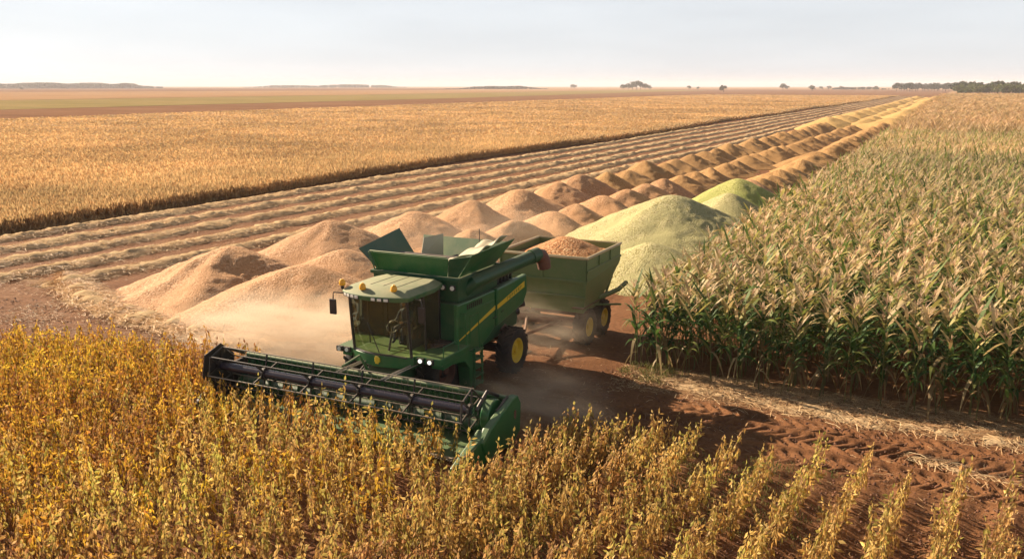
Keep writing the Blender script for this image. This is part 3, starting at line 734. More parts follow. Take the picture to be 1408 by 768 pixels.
# low green weeds between the open rows
wp = []
weedpal = np.array([(.13, .15, .04), (.20, .20, .06), (.26, .23, .08), (.34, .28, .12)]); wpp = np.array([.35, .3, .2, .15])
weeds = [tuft(srng, .22, 14, .03, weedpal, wpp, .2) for _ in range(4)]
W_ = np.stack([srng.uniform(-8.5, 6, 2600), srng.uniform(11, 22, 2600), np.zeros(2600)], -1)
kk = vnoise(W_[:, 0], W_[:, 1], .55) > .55; W_ = W_[kk]
W2 = np.stack([srng.uniform(-9.3, -7.6, 90), srng.uniform(26.6, 28.3, 90), np.zeros(90)], -1); W_ = np.concatenate([W_, W2])
wd = scatter('low_weeds', weeds, W_, srng.uniform(0, 6, len(W_)), srng.uniform(.5, 1.3, len(W_)), np.ones((len(W_), 3)), M['leaf'])
tag(wd, 'low green weeds growing between the open soybean rows', 'weeds', kind='stuff')

# ================================================================== GRAIN PILES
def pile_mesh(name, Rd, H, seed, mat, na=72, nr=30, ridges=(), lump=.06, sx=1, sy=1, sharp=.12):
    r = np.random.default_rng(seed)
    a = np.linspace(0, 2 * math.pi, na, endpoint=False); q_ = np.linspace(0, 1, nr) ** .85
    ph = r.uniform(0, 6.28, 4)
    Ra = Rd * (1 + .06 * np.sin(2 * a + ph[0]) + .05 * np.sin(3 * a + ph[1]) + .03 * np.sin(5 * a + ph[2]))
    for (ang, amt, wd_) in ridges:
        dd = (a - ang + math.pi) % (2 * math.pi) - math.pi; Ra = Ra * (1 + amt * np.exp(-(dd / wd_) ** 2))
    aa, qq = np.meshgrid(a, q_, indexing='ij'); RR = np.repeat(Ra[:, None], nr, 1) * qq
    X = np.cos(aa) * RR * sx; Y = np.sin(aa) * RR * sy
    s = np.sqrt(qq ** 2 + sharp ** 2) - sharp; s = s / s.max()
    Zp = H * (1 - s) ** 1.12
    foot = np.clip(qq, 0, 1)
    Zp = Zp + (fbm(X + seed * 3.1, Y, .55, 4) * H * lump * 2.2 + fbm(X, Y + seed, 2.2, 3) * .05) * np.sin(np.clip(foot * math.pi, 0, math.pi)) ** .7
    Zp[:, -1] = -.12
    V = np.stack([X, Y, Zp], -1).reshape(-1, 3)
    i_ = np.arange(na * nr).reshape(na, nr); j_ = np.roll(i_, -1, 0)
    Qd = np.stack([i_[:, :-1], i_[:, 1:], j_[:, 1:], j_[:, :-1]], -1).reshape(-1, 4)
    return np_mesh(name, V, Qd, mat=mat, smooth=True)
def pile(mesh, x, y, label, group=None, rz=0, s=(1, 1, 1)):
    o = link(bpy.data.objects.new('grain_pile', mesh)); o.location = (x, y, 0); o.rotation_euler.z = rz; o.scale = s
    return tag(o, label, 'grain pile', group)
# hero piles
pile(pile_mesh('grain_pile', 5.2, 2.15, 1, M['grain'], 160, 70, [(R(200), .22, .3), (R(245), .20, .22), (R(290), .15, .25)], .10), -29.9, 30.8,
     'nearest tan grain pile of the left row, broad and ridged, left of the combine')
pile(pile_mesh('grain_pile', 5.6, 1.95, 2, M['grain'], 160, 70, [(R(235), .12, .4)], .06), -24.6, 29.6,
     'broad tan grain pile right behind the cab and header of the combine')
pile(pile_mesh('grain_pile', 4.9, 2.1, 3, M['grain'], 140, 60, [(R(300), .25, .3)], .08), -31.0, 39.9,
     'second tan grain pile of the left row, behind the nearest one')
pile(pile_mesh('grain_pile', 3.6, 1.3, 4, M['grain'], 120, 50, [], .06), -27.5, 36.3,
     'low tan grain pile in the gap behind the two nearest piles')
gA = 'grain piles of the left row'; gB = 'grain piles of the middle row'; gC = 'grain piles of the right row'
meshA = [pile_mesh('grain_pile', 4.6, 1.9, 20 + i, M['grain'], 96, 40, lump=.10) for i in range(5)]
meshO = [pile_mesh('grain_pile', 4.3, 1.75, 40 + i, M['grain_orange'], 72, 30, lump=.13) for i in range(5)]
meshG = [pile_mesh('grain_pile', 7.5, 2.3, 60 + i, M['grain_gold'], 56, 22, lump=.08) for i in range(4)]
prow = np.random.default_rng(21)
def row(xf, ys_, grp, rname, hs, start):
    for i, y in enumerate(ys_):
        near_ = i + start < 12
        if y > 205: me = meshG[prow.integers(4)]
        elif y > 76: me = meshO[prow.integers(5)]
        else: me = meshA[prow.integers(5)]
        tone = 'tan' if y <= 76 else 'orange tan' if y <= 205 else 'golden'
        if near_: lab = f'{ordn[i + start]} {tone} grain pile from the near end of the {rname} row'
        elif y <= 205: lab = f'small orange tan grain pile in the distant stretch of the {rname} row'
        else: lab = f'broad golden grain pile at the far end of the {rname} row, near the horizon'
        g_ = grp if near_ else grp + (' in the distance' if y <= 205 else ' by the horizon')
        s = hs * prow.uniform(.9, 1.12)
        pile(me, xf(y) + prow.normal(0, .25), y, lab, g_, prow.uniform(-.3, .3) if y > 205 else prow.uniform(0, 6.28), (s * prow.uniform(.9, 1.05), s * (prow.uniform(.78, .9) if y < 205 else 1.3), s * prow.uniform(.9, 1.1)))
yA = [46, 52.4, 59, 66.2, 71.3, 76.6, 82, 87.5, 93, 98.5, 104, 109.5] + list(np.arange(115, 205, 5.6)) + list(np.geomspace(212, 700, 16))
row(lambda y: -28.9 + .025 * min(y - 46, 160), yA, gA, 'left', 1.0, 2)
yB = [37.8, 43.4, 48, 52.6, 57, 61.5, 66, 70.5, 75.5, 80.5] + list(np.arange(86, 205, 5.2)) + list(np.geomspace(214, 700, 16))
row(lambda y: -23.3 + .028 * min(y - 44, 160), yB, gB, 'middle', .80, 1)
yC = [72, 76.5, 81, 85.5, 90] + list(np.arange(95, 205, 5.0)) + list(np.geomspace(210, 700, 18))
row(lambda y: -14.4 + .012 * min(y - 60, 160), yC, gC, 'right', 1.12, 0)
# pale green piles beside the trailer
pile(pile_mesh('grain_pile', 7.6, 3.0, 5, M['grain_green'], 180, 80, [(R(250), .15, .3)], .05), -15.0, 52.5, 'largest pale yellow green grain pile, rising behind the grain cart')
pile(pile_mesh('grain_pile', 4.6, 1.7, 6, M['grain_green'], 120, 50, [], .07), -13.3, 43.0, 'lower pale green grain pile directly behind the right side of the grain cart')
pile(pile_mesh('grain_pile', 4.6, 2.3, 7, M['grain_green'], 120, 50, [], .05), -13.4, 61.0, 'middle green grain pile with a steep shaded side beside the corn')
pile(pile_mesh('grain_pile', 5.4, 2.75, 8, M['grain_bright'], 120, 50, [], .05), -14.0, 66.8, 'brightest green grain pile, farthest of the green ones')

# ================================================================== COMBINE HARVESTER
CB = empty('combine_harvester', (-14.6, 23.0, 0))
tag(CB, 'green combine harvester with yellow side stripe cutting the golden crop', 'combine harvester')
G, GD, BK = M['green'], M['green_dark'], M['black']
# hull core
MB().prism_x([(-.35, 1.1), (4.0, 1.35), (4.15, 2.2), (4.0, 3.0), (-.35, 3.0)], -1.5, 1.5).build('body', GD, CB, bevel=.03)
# side panels with the sweeping lower edge
for sx in (1, -1):
    x0, x1 = (1.52, 1.68) if sx > 0 else (-1.68, -1.52)
    fw = MB().prism_x([(-.45, 1.45), (.2, 1.2), (1.35, 1.45), (2.0, 1.75), (2.0, 3.0), (-.45, 3.02)], x0, x1).build('side_panel', G, CB, bevel=.035)
    rw = MB().prism_x([(2.04, 1.76), (3.2, 1.95), (4.05, 2.1), (4.35, 2.45), (4.3, 3.1), (2.04, 3.02)], x0 + .02 * sx, x1 + .06 * sx).build('side_panel', G, CB, bevel=.05)
    # stripe: narrow at front, widening to the rear
    xs_ = x1 + .004 if sx > 0 else x0 - .004
    def stripe(y0, z0, h0, y1, z1, h1, xo, xo1, par):
        q_ = [(xo, y0, z0), (xo1, y1, z1), (xo1, y1, z1 + h1), (xo, y0, z0 + h0)]
        s_ = MB().plate(q_ if sx > 0 else q_[::-1], .006); return s_.build('stripe', M['yellow'], par)
    xo = xs_; stripe(-.4, 1.88, .04, 2.0, 2.34, .14, xo, xo, fw)
    xo2 = (x1 + .06 + .004) if sx > 0 else (x0 - .04 - .004)
    stripe(2.04, 2.35, .14, 4.1, 2.68, .21, xo2, xo2, rw)
    # raised crease and panel seam trim
    MB().box(xo - .004, xo + .014 * sx if sx > 0 else xo, -.3, 1.9, 2.66, 2.69).build('crease_trim', G, fw, bevel=.005) if sx > 0 else None
# lettering on the rear stripe (illegible in the photograph: short strokes in a row)
lt = MB()
for i in range(7):
    y = 2.75 + i * .17; zc = 2.42 + (y - 2.04) * .177; xo = 1.68 + .06 + .012
    lt.box(xo, xo + .004, y, y + .022, zc - .045, zc + .06); lt.box(xo, xo + .004, y + .03, y + .09, zc + .036, zc + .058)
    if i % 2: lt.box(xo, xo + .004, y + .03, y + .085, zc - .045, zc - .02)
    if i % 3: lt.box(xo, xo + .004, y + .03, y + .08, zc - .006, zc + .014)
lt.build('stripe_lettering', M['letter'], CB)
# engine deck behind tank, cooling louvres
MB().box(-1.4, .95, 2.55, 4.0, 3.0, 3.35).build('engine_deck', GD, CB, bevel=.04)
lv = MB()
for i in range(9): lv.box(-1.2, .75, 2.75 + i * .13, 2.80 + i * .13, 3.35, 3.40)
lv.build('deck_louvres', BK, CB)
lv = MB()
for i in range(12): lv.box(1.0 + .03 * (i % 2), 1.45, .9 + i * .25, 1.0 + i * .25, 3.02, 3.28 + .08 * (i % 3))
lv.tube([(1.2, .6, 3.15), (1.2, 3.8, 3.2)], .12, 10); lv.tube([(1.35, .9, 3.1), (1.38, 2.2, 3.3), (1.3, 3.6, 3.1)], .04, 8)
lv.build('drive_machinery', BK, CB)
vg = MB()
for i in range(8): vg.box(1.685, 1.70, .1 + i * .13, .16 + i * .13, 2.76, 2.92)
vg.build('vent_grille', BK, CB)
for yy, zz in ((1.8, 2.1), (2.3, 2.2)): MB().tube([(1.70, yy, zz), (1.76, yy, zz), (1.76, yy + .16, zz + .02), (1.70, yy + .16, zz + .02)], .012, 6).build('panel_handle', BK, CB)
for k in range(3): MB().tube([(-.4 + .12 * k, -.9, 1.55), (-.45 + .12 * k, -1.6, 1.72), (-.5 + .1 * k, -2.6, 1.25), (-.6 + .1 * k, -2.9, .9)], .018, 6).build('hydraulic_hose', BK, CB, smooth=True)
# rear hood and chopper
MB().prism_x([(4.0, 1.2), (4.5, 1.3), (4.7, 1.9), (4.5, 2.5), (4.16, 2.6), (4.0, 2.2)], -1.25, 1.25).build('straw_hood', GD, CB, bevel=.05)
MB().prism_x([(3.9, .8), (4.5, .75), (4.6, 1.15), (4.0, 1.3)], -1.0, 1.0).build('straw_chopper', M['rust'], CB, bevel=.03)
MB().tube([(1.3, 3.9, 1.75), (1.45, 4.15, 1.8)], .16, 14).tube([(1.3, 4.1, 1.95), (1.55, 4.45, 2.0)], .12, 14).build('rear_drum', BK, CB, smooth=True)
# grain tank base
MB().hexa([(-1.55, -.1, 3.0), (1.5, -.1, 3.0), (1.5, 2.5, 3.0), (-1.55, 2.5, 3.0)], [(-1.6, -.15, 3.72), (1.55, -.15, 3.72), (1.55, 2.55, 3.72), (-1.6, 2.55, 3.72)]).build('grain_tank', GD, CB, bevel=.03)
MB().box(-1.66, 1.61, -.21, -.13, 3.68, 3.78).box(-1.66, 1.61, 2.53, 2.61, 3.68, 3.78).box(1.55, 1.63, -.13, 2.53, 3.68, 3.78).box(-1.68, -1.60, -.13, 2.53, 3.68, 3.78).build('tank_rim', GD, CB, bevel=.01)
for xx in (1.02, 1.36):
    l_ = MB().box(xx - .09, xx + .09, -.22, -.16, 3.38, 3.56).build('work_lamp', BK, CB, bevel=.02); MB().tube([(xx, -.222, 3.47), (xx, -.245, 3.47)], .07, 16).build('lens', M['lamp'], l_)
# tank extension flaps
flap = lambda pts_, mt, t=.025: MB().plate(pts_, t).build('tank_flap', mt, CB, bevel=.006)
flap([(-1.5, -.05, 3.78), (1.1, -.05, 3.78), (1.25, -.22, 4.38), (-1.62, -.22, 4.38)], G)                  # front
flap([(1.5, 2.3, 3.78), (1.5, 0.0, 3.78), (2.02, -.1, 4.52), (2.25, 2.3, 4.68)], G)                       # right, leaning out
flap([(-1.52, 0, 3.78), (-1.52, 2.3, 3.78), (-2.25, 2.4, 4.70), (-1.98, -.35, 4.46)], M['green_dark'])     # left
flap([(1.4, 2.45, 3.78), (-1.4, 2.45, 3.78), (-1.6, 2.95, 4.45), (1.7, 2.95, 4.45)], M['green_dusty'])     # rear
flap([(1.12, -.04, 3.78), (1.46, -.02, 3.78), (2.0, -.14, 4.5), (1.26, -.2, 4.37)], M['green_dark'])       # front right web
rim_ = MB().tube([(-1.55, -.08, 3.75), (-1.67, -.25, 4.36), (-1.6, -.26, 4.41), (1.2, -.26, 4.41)], .022, 8).tube([(-1.42, -.11, 3.8), (-1.54, -.25, 4.4)], .018, 8)
rim_.build('tank_rail', M['green_dusty'], CB, smooth=True)
# tarp gathered over the right rear corner
tx, ty = np.meshgrid(np.linspace(0, 1, 18), np.linspace(0, 1, 22))
VX = .75 + 1.15 * tx; VY = .35 + 2.1 * ty; VZ = 4.08 + .10 * np.sin(tx * 7) * ty + .05 * np.sin(ty * 13 + tx * 4) + .18 * ty + .42 * tx + .08 * vnoise(tx * 5, ty * 5)
i_ = np.arange(VX.size).reshape(VX.shape); q = np.stack([i_[:-1, :-1], i_[:-1, 1:], i_[1:, 1:], i_[1:, :-1]], -1).reshape(-1, 4)
tp = np_obj('tank_tarp', np.stack([VX, VY, VZ], -1).reshape(-1, 3), q, mat=M['tarp'], smooth=True, parent=CB)
sm = tp.modifiers.new('solid', 'SOLIDIFY'); sm.thickness = .03
flap([(-.9, 1.6, 3.9), (-.5, 2.4, 3.9), (-.55, 2.5, 4.62), (-.95, 1.9, 4.55)], M['tarp'])
MB().tube([(-1.4, 1.2, 4.0), (.9, 1.2, 4.0)], .16, 14).tube([(.1, .1, 3.9), (.1, 2.3, 3.9)], .1, 12).build('cross_auger', BK, CB, smooth=True)
MB().tube([(.9, 2.4, 4.3), (.9, 2.4, 4.9)], .015, 6).build('antenna', BK, CB)
# unloading auger
MB().tube([(1.35, .55, 3.25), (1.62, .6, 3.52), (1.9, 1.4, 3.68), (2.5, 3.25, 3.98)], [.24, .235, .225, .215], 26).build('unloading_auger', M['green_dark'], CB, smooth=True)
MB().tube([(2.45, 3.1, 3.965), (2.57, 3.42, 4.01)], .245, 26).build('auger_collar', M['green_dark'], CB, smooth=True)
MB().tube([(2.52, 3.3, 4.0), (2.62, 3.55, 3.93), (2.66, 3.66, 3.76), (2.68, 3.7, 3.5)], [.235, .25, .24, .22], 22).build('auger_spout', M['rust'], CB, smooth=True)
# ---- cab
cabx = 1.02
def cabring(z, f=0): return None
MB().box(-1.05, 1.05, -2.05, -.35, 1.55, 1.72).build('cab_floor', GD, CB, bevel=.02)
# curved lower skirt
def arc_front(x, y0, bow): return y0 - bow * (1 - (x / 1.05) ** 2)
def arc_prof(y0, bow, yb, w_=1.05, n_=12):
    return [(w_ * (1 - 2 * i / n_), y0 - bow * (1 - (1 - 2 * i / n_) ** 2)) for i in range(n_ + 1)] + [(-w_, yb), (w_, yb)]
MB().prism_z(arc_prof(-2.05, .25, -.4, 1.07), 1.38, 1.74).build('cab_skirt', G, CB, smooth=True, bevel=.03)
MB().box(-.08, .1, -2.37, -2.32, 1.55, 1.68).box(-.05, .07, -2.38, -2.36, 1.5, 1.73).build('front_badge', M['yellow'], CB, bevel=.01)
# windscreen: curved glass, leaning forward at the top
n_ = 14; V = []; F = []
for k, (z, yb, bw, hw) in enumerate(((1.75, -2.03, .25, 1.0), (2.5, -2.12, .27, 1.0), (3.42, -2.22, .27, .98))):
    for i in range(n_ + 1): t = 1 - 2 * i / n_; V.append((hw * t, yb - bw * (1 - t * t), z))
for k in range(2):
    for i in range(n_): a = k * (n_ + 1) + i; F.append((a, a + 1, a + n_ + 2, a + n_ + 1))
MB().add(V, F).build('windscreen', M['glass'], CB, smooth=True)
for sx in (1, -1):
    MB().add([(1.0 * sx, -2.03, 1.75), (1.0 * sx, -.42, 1.75), (1.0 * sx, -.42, 3.4), (.99 * sx, -2.2, 3.4)], [(0, 1, 2, 3)]).build('side_window', M['glass'], CB)
    MB().tube([(1.01 * sx, -2.04, 1.72), (1.01 * sx, -2.13, 2.5), (1.0 * sx, -2.22, 3.45)], .045, 8).build('cab_pillar', BK, CB, smooth=True)
    MB().tube([(1.02 * sx, -1.25, 1.72), (1.02 * sx, -1.35, 3.42)], .035, 8).build('door_pillar', BK, CB, smooth=True)
    MB().box(.95 * sx - .06, .95 * sx + .06, -.46, -.34, 1.72, 3.42).build('rear_pillar', BK, CB, bevel=.01)
MB().tube([(.98, -2.3 + .04, 1.77), (.5, -2.23, 1.77), (0, -2.3, 1.77), (-.5, -2.23, 1.77), (-.98, -2.06, 1.77)], .03, 6).build('windscreen_seal', BK, CB)
MB().box(-1.0, 1.0, -.4, -.34, 1.72, 3.42).build('cab_back_wall', BK, CB)
MB().tube([(.1, -2.36, 1.85), (-.25, -2.42, 2.75)], .014, 6).build('wiper', BK, CB)
# roof: wedge with curved front brim
rf = [(1.12 * (1 - 2 * i / 14), -2.32 - .34 * (1 - (1 - 2 * i / 14) ** 2) ** .8) for i in range(15)] + [(-1.16, -.9), (-1.0, -.22), (1.0, -.22), (1.16, -.9)]
kk = len(rf); low = [(x, y, 3.46) for x, y in rf]; mid = [(x * 1.04, y * 1.01, 3.60) for x, y in rf]; top = [(x * .86, -1.3 + (y + 1.3) * .80, 3.76) for x, y in rf]
fs = [tuple(range(kk - 1, -1, -1)), tuple(range(2 * kk, 3 * kk))]
for L0 in (0, kk):
    fs += [(L0 + i, L0 + (i + 1) % kk, L0 + kk + (i + 1) % kk, L0 + kk + i) for i in range(kk)]
roof = MB().add(low + mid + top, fs).build('cab_roof', M['green_dusty'], CB, smooth=True, bevel=.02)
sl = MB()
for xx in (-.45, .0, .48): sl.box(xx - .012, xx + .012, -1.9, -.5, 3.757, 3.766)
sl.build('roof_groove', BK, roof)
for xx, yy in ((-1.22, -2.25), (-.35, -2.45), (.62, -2.28)):
    b_ = MB().tube([(xx, yy, 3.62), (xx, yy, 3.74)], .05, 12).build('beacon', BK, CB)
    MB().tube([(xx, yy, 3.73), (xx, yy, 3.76), (xx, yy, 3.86), (xx, yy, 3.92)], [.09, .10, .09, .04], 14).build('lens', M['amber'], b_, smooth=True)
lampx = [(-.98, -2.43, .28), (-.80, -2.53, .22), (-.62, -2.59, .16), (-.44, -2.635, .10), (.16, -2.66, 0), (.36, -2.64, -.08), (.56, -2.60, -.14)]
for xx, yy, _ in lampx:
    l_ = MB().box(xx - .085, xx + .085, yy - .02, yy + .08, 3.47, 3.585, Matrix.Rotation(-_ * 1.6, 3, 'Z')).build('roof_lamp', BK, CB, bevel=.012)
    MB().box(xx - .066, xx + .066, yy - .032, yy - .018, 3.49, 3.57, Matrix.Rotation(-_ * 1.6, 3, 'Z')).build('lens', M['lamp'], l_, bevel=.02)
# mirrors
for sx, yy in ((-1, -2.35), (1, -2.1)):
    mr_ = MB().tube([(1.05 * sx, yy + .1, 3.5), (1.45 * sx, yy - .05, 3.52), (1.47 * sx, yy - .05, 3.3)], .022, 8).build('mirror_arm', BK, CB, smooth=True)
    MB().box(1.47 * sx - .12, 1.47 * sx + .12, yy - .1, yy - .03, 2.85, 3.32).build('mirror', BK, mr_, bevel=.03)
# seat, console, steering
MB().box(-.25, .3, -1.15, -.65, 2.05, 2.2).box(-.25, .3, -.68, -.52, 2.15, 2.95).box(-.12, .17, -.66, -.54, 2.95, 3.12).box(-.1, .15, -1.05, -.75, 1.72, 2.05).build('driver_seat', M['seat'], CB, bevel=.05)
MB().box(.42, .62, -1.4, -.6, 1.72, 2.35).build('armrest_console', BK, CB, bevel=.04)
MB().box(.5, .78, -1.62, -1.56, 2.25, 2.6).build('monitor', BK, CB, bevel=.02)
ring = [(.02 + .2 * math.cos(t), -1.5 + .12 * math.sin(t), 2.42 + .16 * math.sin(t)) for t in np.linspace(0, 2 * math.pi, 19)]
MB().tube(ring, .016, 6, cap=False).tube([(.02, -1.75, 1.72), (.02, -1.5, 2.42)], .035, 8).build('steering_wheel', BK, CB, smooth=True)
# front platforms, fender legs, steps
MB().box(1.08, 1.98, -1.98, -.3, 1.56, 1.78).build('platform', G, CB, bevel=.03)
MB().box(-1.72, -1.08, -1.98, -.5, 1.56, 1.74).build('platform', G, CB, bevel=.03)
for xs2 in ((1.30, 1.62), (-1.6, -1.32)):
    for xx in xs2:
        l_ = MB().box(xx - .12, xx + .12, -2.04, -1.95, 1.58, 1.75).build('front_lamp', BK, CB, bevel=.02)
        MB().tube([(xx, -2.035, 1.665), (xx, -2.065, 1.665)], .06, 14).build('lens', M['lamp_lit'] if xx > 0 else M['lamp'], l_)
arch = [(-1.75 + .0, 1.56), (-.2, 1.56), (.1, 1.4), (.2, .35), (-.12, .35), (-.2, 1.0), (-.45, 1.28), (-1.2, 1.40), (-1.75, 1.38)]
MB().prism_x(arch, 1.50, 1.92).build('fender', G, CB, bevel=.03)
MB().prism_x(arch[:3] + [(.1, 1.2), (-.45, 1.28), (-1.2, 1.40), (-1.75, 1.38)], -1.7, -1.35).build('fender', G, CB, bevel=.03)
ld = MB().box(1.95, 2.0, .0, .05, .3, 1.6).box(1.95, 2.0, .5, .55, .3, 1.6)
for i in range(5): ld.box(1.78, 2.04, .02, .53, .38 + .27 * i, .42 + .27 * i)
ld.build('ladder', G, CB)
hr = MB()
hr.tube([(1.1, -.32, 1.78), (1.1, -.32, 2.75), (1.85, -.32, 2.75), (1.9, -.32, 1.78)], .018, 8).tube([(1.1, -.32, 2.3), (1.88, -.32, 2.3)], .014, 6)
hr.tube([(1.95, -.2, 1.78), (1.95, -.2, 2.65), (1.95, .35, 2.65), (1.95, .4, 1.6), (2.0, .5, .7)], .018, 8).tube([(1.95, -1.8, 1.78), (1.95, -1.8, 2.1), (1.95, -.9, 2.1), (1.95, -.9, 1.78)], .016, 8)
hr.tube([(-1.15, -.6, 1.74), (-1.15, -1.9, 1.74), (-1.15, -1.9, 2.5), (-1.2, -.7, 2.6)], .018, 8)
hr.build('handrail', G, CB, smooth=True)
# wheels
def wheel(parent, cx, cy, r, wd_, side, rim_m, nlug=22, rimr=.5):
    hw = wd_ / 2
    ty_ = MB(); pr = [(-hw * .8, r * rimr), (-hw, r * .72), (-hw * .98, r * .88), (-hw * .8, r * .955), (0, r * .965), (hw * .8, r * .955), (hw * .98, r * .88), (hw, r * .72), (hw * .8, r * rimr)]
    ty_.lathe_x((cx, cy, r), pr, 48)
    for i in range(nlug):
        for s_ in (-1, 1):
            a0 = 2 * math.pi * (i + (.5 if s_ > 0 else 0)) / nlug; a1 = a0 + .26
            P_ = []
            for rr in (r * .945, r):
                for (xx, aa, dw) in ((hw * .02, a1, .045), (hw * .95, a0, .045)):
                    for s3 in (-1, 1): P_.append((cx + s_ * xx, cy + rr * math.cos(aa + s3 * dw), r + rr * math.sin(aa + s3 * dw)))
            ty_.add(P_, [(0, 1, 3, 2), (4, 6, 7, 5), (0, 4, 5, 1), (2, 3, 7, 6), (0, 2, 6, 4), (1, 5, 7, 3)])
    wh = ty_.build('wheel', M['rubber'], parent)
    for p_ in wh.data.polygons[:]: p_.use_smooth = len(p_.vertices) == 4 and p_.index < 48 * 8
    o_ = side * hw
    rm = MB().lathe_x((cx, cy, r), [(o_ * .78, r * rimr * 1.04), (o_ * .86, r * rimr * 1.0), (o_ * .8, r * rimr * .9), (o_ * .3, r * rimr * .8), (o_ * .25, r * rimr * .45), (o_ * .45, r * rimr * .38), (o_ * .45, r * .03)], 36).build('rim', rim_m, wh, smooth=True)
    hb = MB().tube([(cx + o_ * .2, cy, r), (cx + o_ * .75, cy, r)], r * rimr * .26, 16)
    for k in range(8):
        t = k * math.pi / 4; hb.tube([(cx + o_ * .3, cy + r * rimr * .33 * math.cos(t), r + r * rimr * .33 * math.sin(t)), (cx + o_ * .52, cy + r * rimr * .33 * math.cos(t), r + r * rimr * .33 * math.sin(t))], .022, 6)
    hb.build('hub', rim_m, wh)
    return wh
wheel(CB, 1.10, -.6, .95, .66, 1, M['rust']); wheel(CB, -1.55, -.6, .95, .66, -1, M['yellow'])  # right rim not rusted: dark colour replaces yellow, painting in shade behind the fender
wheel(CB, 1.92, 2.75, .80, .52, 1, M['yellow'], 20, .52); wheel(CB, -1.92, 2.75, .80, .52, -1, M['yellow'], 20, .52)
MB().box(-1.7, 1.7, 2.6, 2.9, .68, .92).build('axle', BK, CB, bevel=.02)
MB().box(-1.3, 1.3, -.75, -.45, .75, 1.15).build('axle', BK, CB, bevel=.02)
MB().box(-.9, .9, -.3, 3.8, .75, 1.25).build('chassis', BK, CB, bevel=.03)
MB().box(.9, 1.3, 3.3, 3.7, .9, 1.6).tube([(1.2, 1.6, 1.2), (1.5, 3.1, 1.5)], .09, 10).build('rear_linkage', M['rust'], CB, bevel=.02)
# feeder house
MB().hexa([(-.72, -2.75, .35), (.72, -2.75, .35), (.62, -.7, 1.0), (-.62, -.7, 1.0)], [(-.72, -2.75, 1.0), (.72, -2.75, 1.0), (.62, -.7, 1.62), (-.62, -.7, 1.62)]).build('feeder_house', M['green_dusty'], CB, bevel=.03)
for xx in (-.55, 1.0): MB().tube([(xx, -1.9, 1.5), (xx - .15, -3.4, 1.45)], .028, 8).tube([(xx + .12, -1.9, 1.5), (xx - .03, -3.4, 1.45)], .02, 8).build('hydraulic_ram', M['steel'], CB, smooth=True)
# ---- header (a part of the combine with sub-parts)
HX0, HX1 = -4.65, 4.35
HD = MB().prism_x([(-2.72, .25), (-2.66, .25), (-2.66, 1.22), (-2.74, 1.22)], HX0, HX1).prism_x([(-4.55, .10), (-4.5, .07), (-3.2, .12), (-2.66, .2), (-2.66, .27), (-3.2, .2), (-4.5, .12)], HX0, HX1).build('header', G, CB, bevel=.008)
MB().tube([(HX0, -2.72, 1.27), (HX1 + .1, -2.72, 1.27)], .07, 10).build('top_beam', M['green_dusty'], HD, smooth=True)
sl = MB()
for i in range(46):
    xx = HX0 + .1 + i * .195; sl.box(xx, xx + .045, -2.79, -2.75, .62, 1.2)
sl.box(HX0, HX1, -2.80, -2.75, .58, .63).build('slatted_back_screen', M['green_dark'], HD)
ag = MB().cylx((-3.2, .55), .16, HX0 + .1, HX1 - .1, 20)
V = []; F = []
for sgn, xa, xb in ((1, HX0 + .1, -.5), (-1, HX1 - .1, .5)):
    nt_ = 150; k0 = len(V)
    for i in range(nt_ + 1):
        x = xa + (xb - xa) * i / nt_; t = sgn * abs(x - xa) / .55 * 2 * math.pi
        for rr in (.15, .30): V.append((x, -3.2 + rr * math.cos(t), .55 + rr * math.sin(t)))
        if i: F.append((k0 + 2 * i - 2, k0 + 2 * i - 1, k0 + 2 * i + 1, k0 + 2 * i))
ag.add(V, F).build('feed_auger', M['green_dark'], HD, smooth=True)
kn = MB().box(HX0, HX1, -4.62, -4.52, .08, .13)
for i in range(118):
    xx = HX0 + .04 + i * .0762; kn.add([(xx - .02, -4.6, .12), (xx + .02, -4.6, .12), (xx, -4.78, .11), (xx - .02, -4.6, .09), (xx + .02, -4.6, .09)], [(0, 1, 2), (3, 2, 4), (0, 2, 3), (1, 4, 2)])
kn.build('cutter_bar', M['steel'], HD)
# reel
RC = (-4.0, 1.28); RR_ = .56; RX0, RX1 = -4.55, 4.1
RL = MB().cylx(RC, .125, RX0, RX1, 22).build('reel', M['reeltube'], HD, smooth=True)
nb = 6; ph0 = R(18)
for b_i in range(nb):
    t = ph0 + b_i * 2 * math.pi / nb; cy, cz = RC[0] + RR_ * math.cos(t), RC[1] + RR_ * math.sin(t)
    bt = MB().tube([(RX0, cy, cz), (RX1, cy, cz)], .022, 8)
    tn = bt
    for i in range(44):
        xx = RX0 + .07 + i * .198; tn.tube([(xx, cy, cz), (xx, cy + .03, cz - .10), (xx, cy + .01, cz - .17)], .006, 4, cap=False)
    tn.build('reel_bat', M['bat'] if b_i % 2 else BK, HD)
for xx in (-4.5, -2.8, -1.1, .6, 2.3, 4.05):
    sp = MB()
    for b_i in range(nb):
        t = ph0 + b_i * 2 * math.pi / nb; c_, s_ = math.cos(t), math.sin(t)
        pw = Vector((0, -s_, c_)) * .035; p0 = Vector((xx - .02, RC[0], RC[1])); p1 = Vector((xx - .02, RC[0] + RR_ * c_, RC[1] + RR_ * s_))
        sp.plate([p0 - pw, p1 - pw * .7, p1 + pw * .7, p0 + pw], .03)
        t2 = t + math.pi / nb * 2; p2 = Vector((xx, RC[0] + RR_ * .97 * math.cos(t2), RC[1] + RR_ * .97 * math.sin(t2)))
        if abs(xx) > 4: sp.tube([p1, p2], .028, 6)
    sp.cylx(RC, .19, xx - .04, xx + .04, 16).build('reel_spider', BK, HD)
MB().prism_x([(RC[0] + .7 * math.cos(R(18 + 60 * i)), RC[1] + .66 * math.sin(R(18 + 60 * i))) for i in range(6)], -4.64, -4.62).build('reel_end_plate', BK, HD)
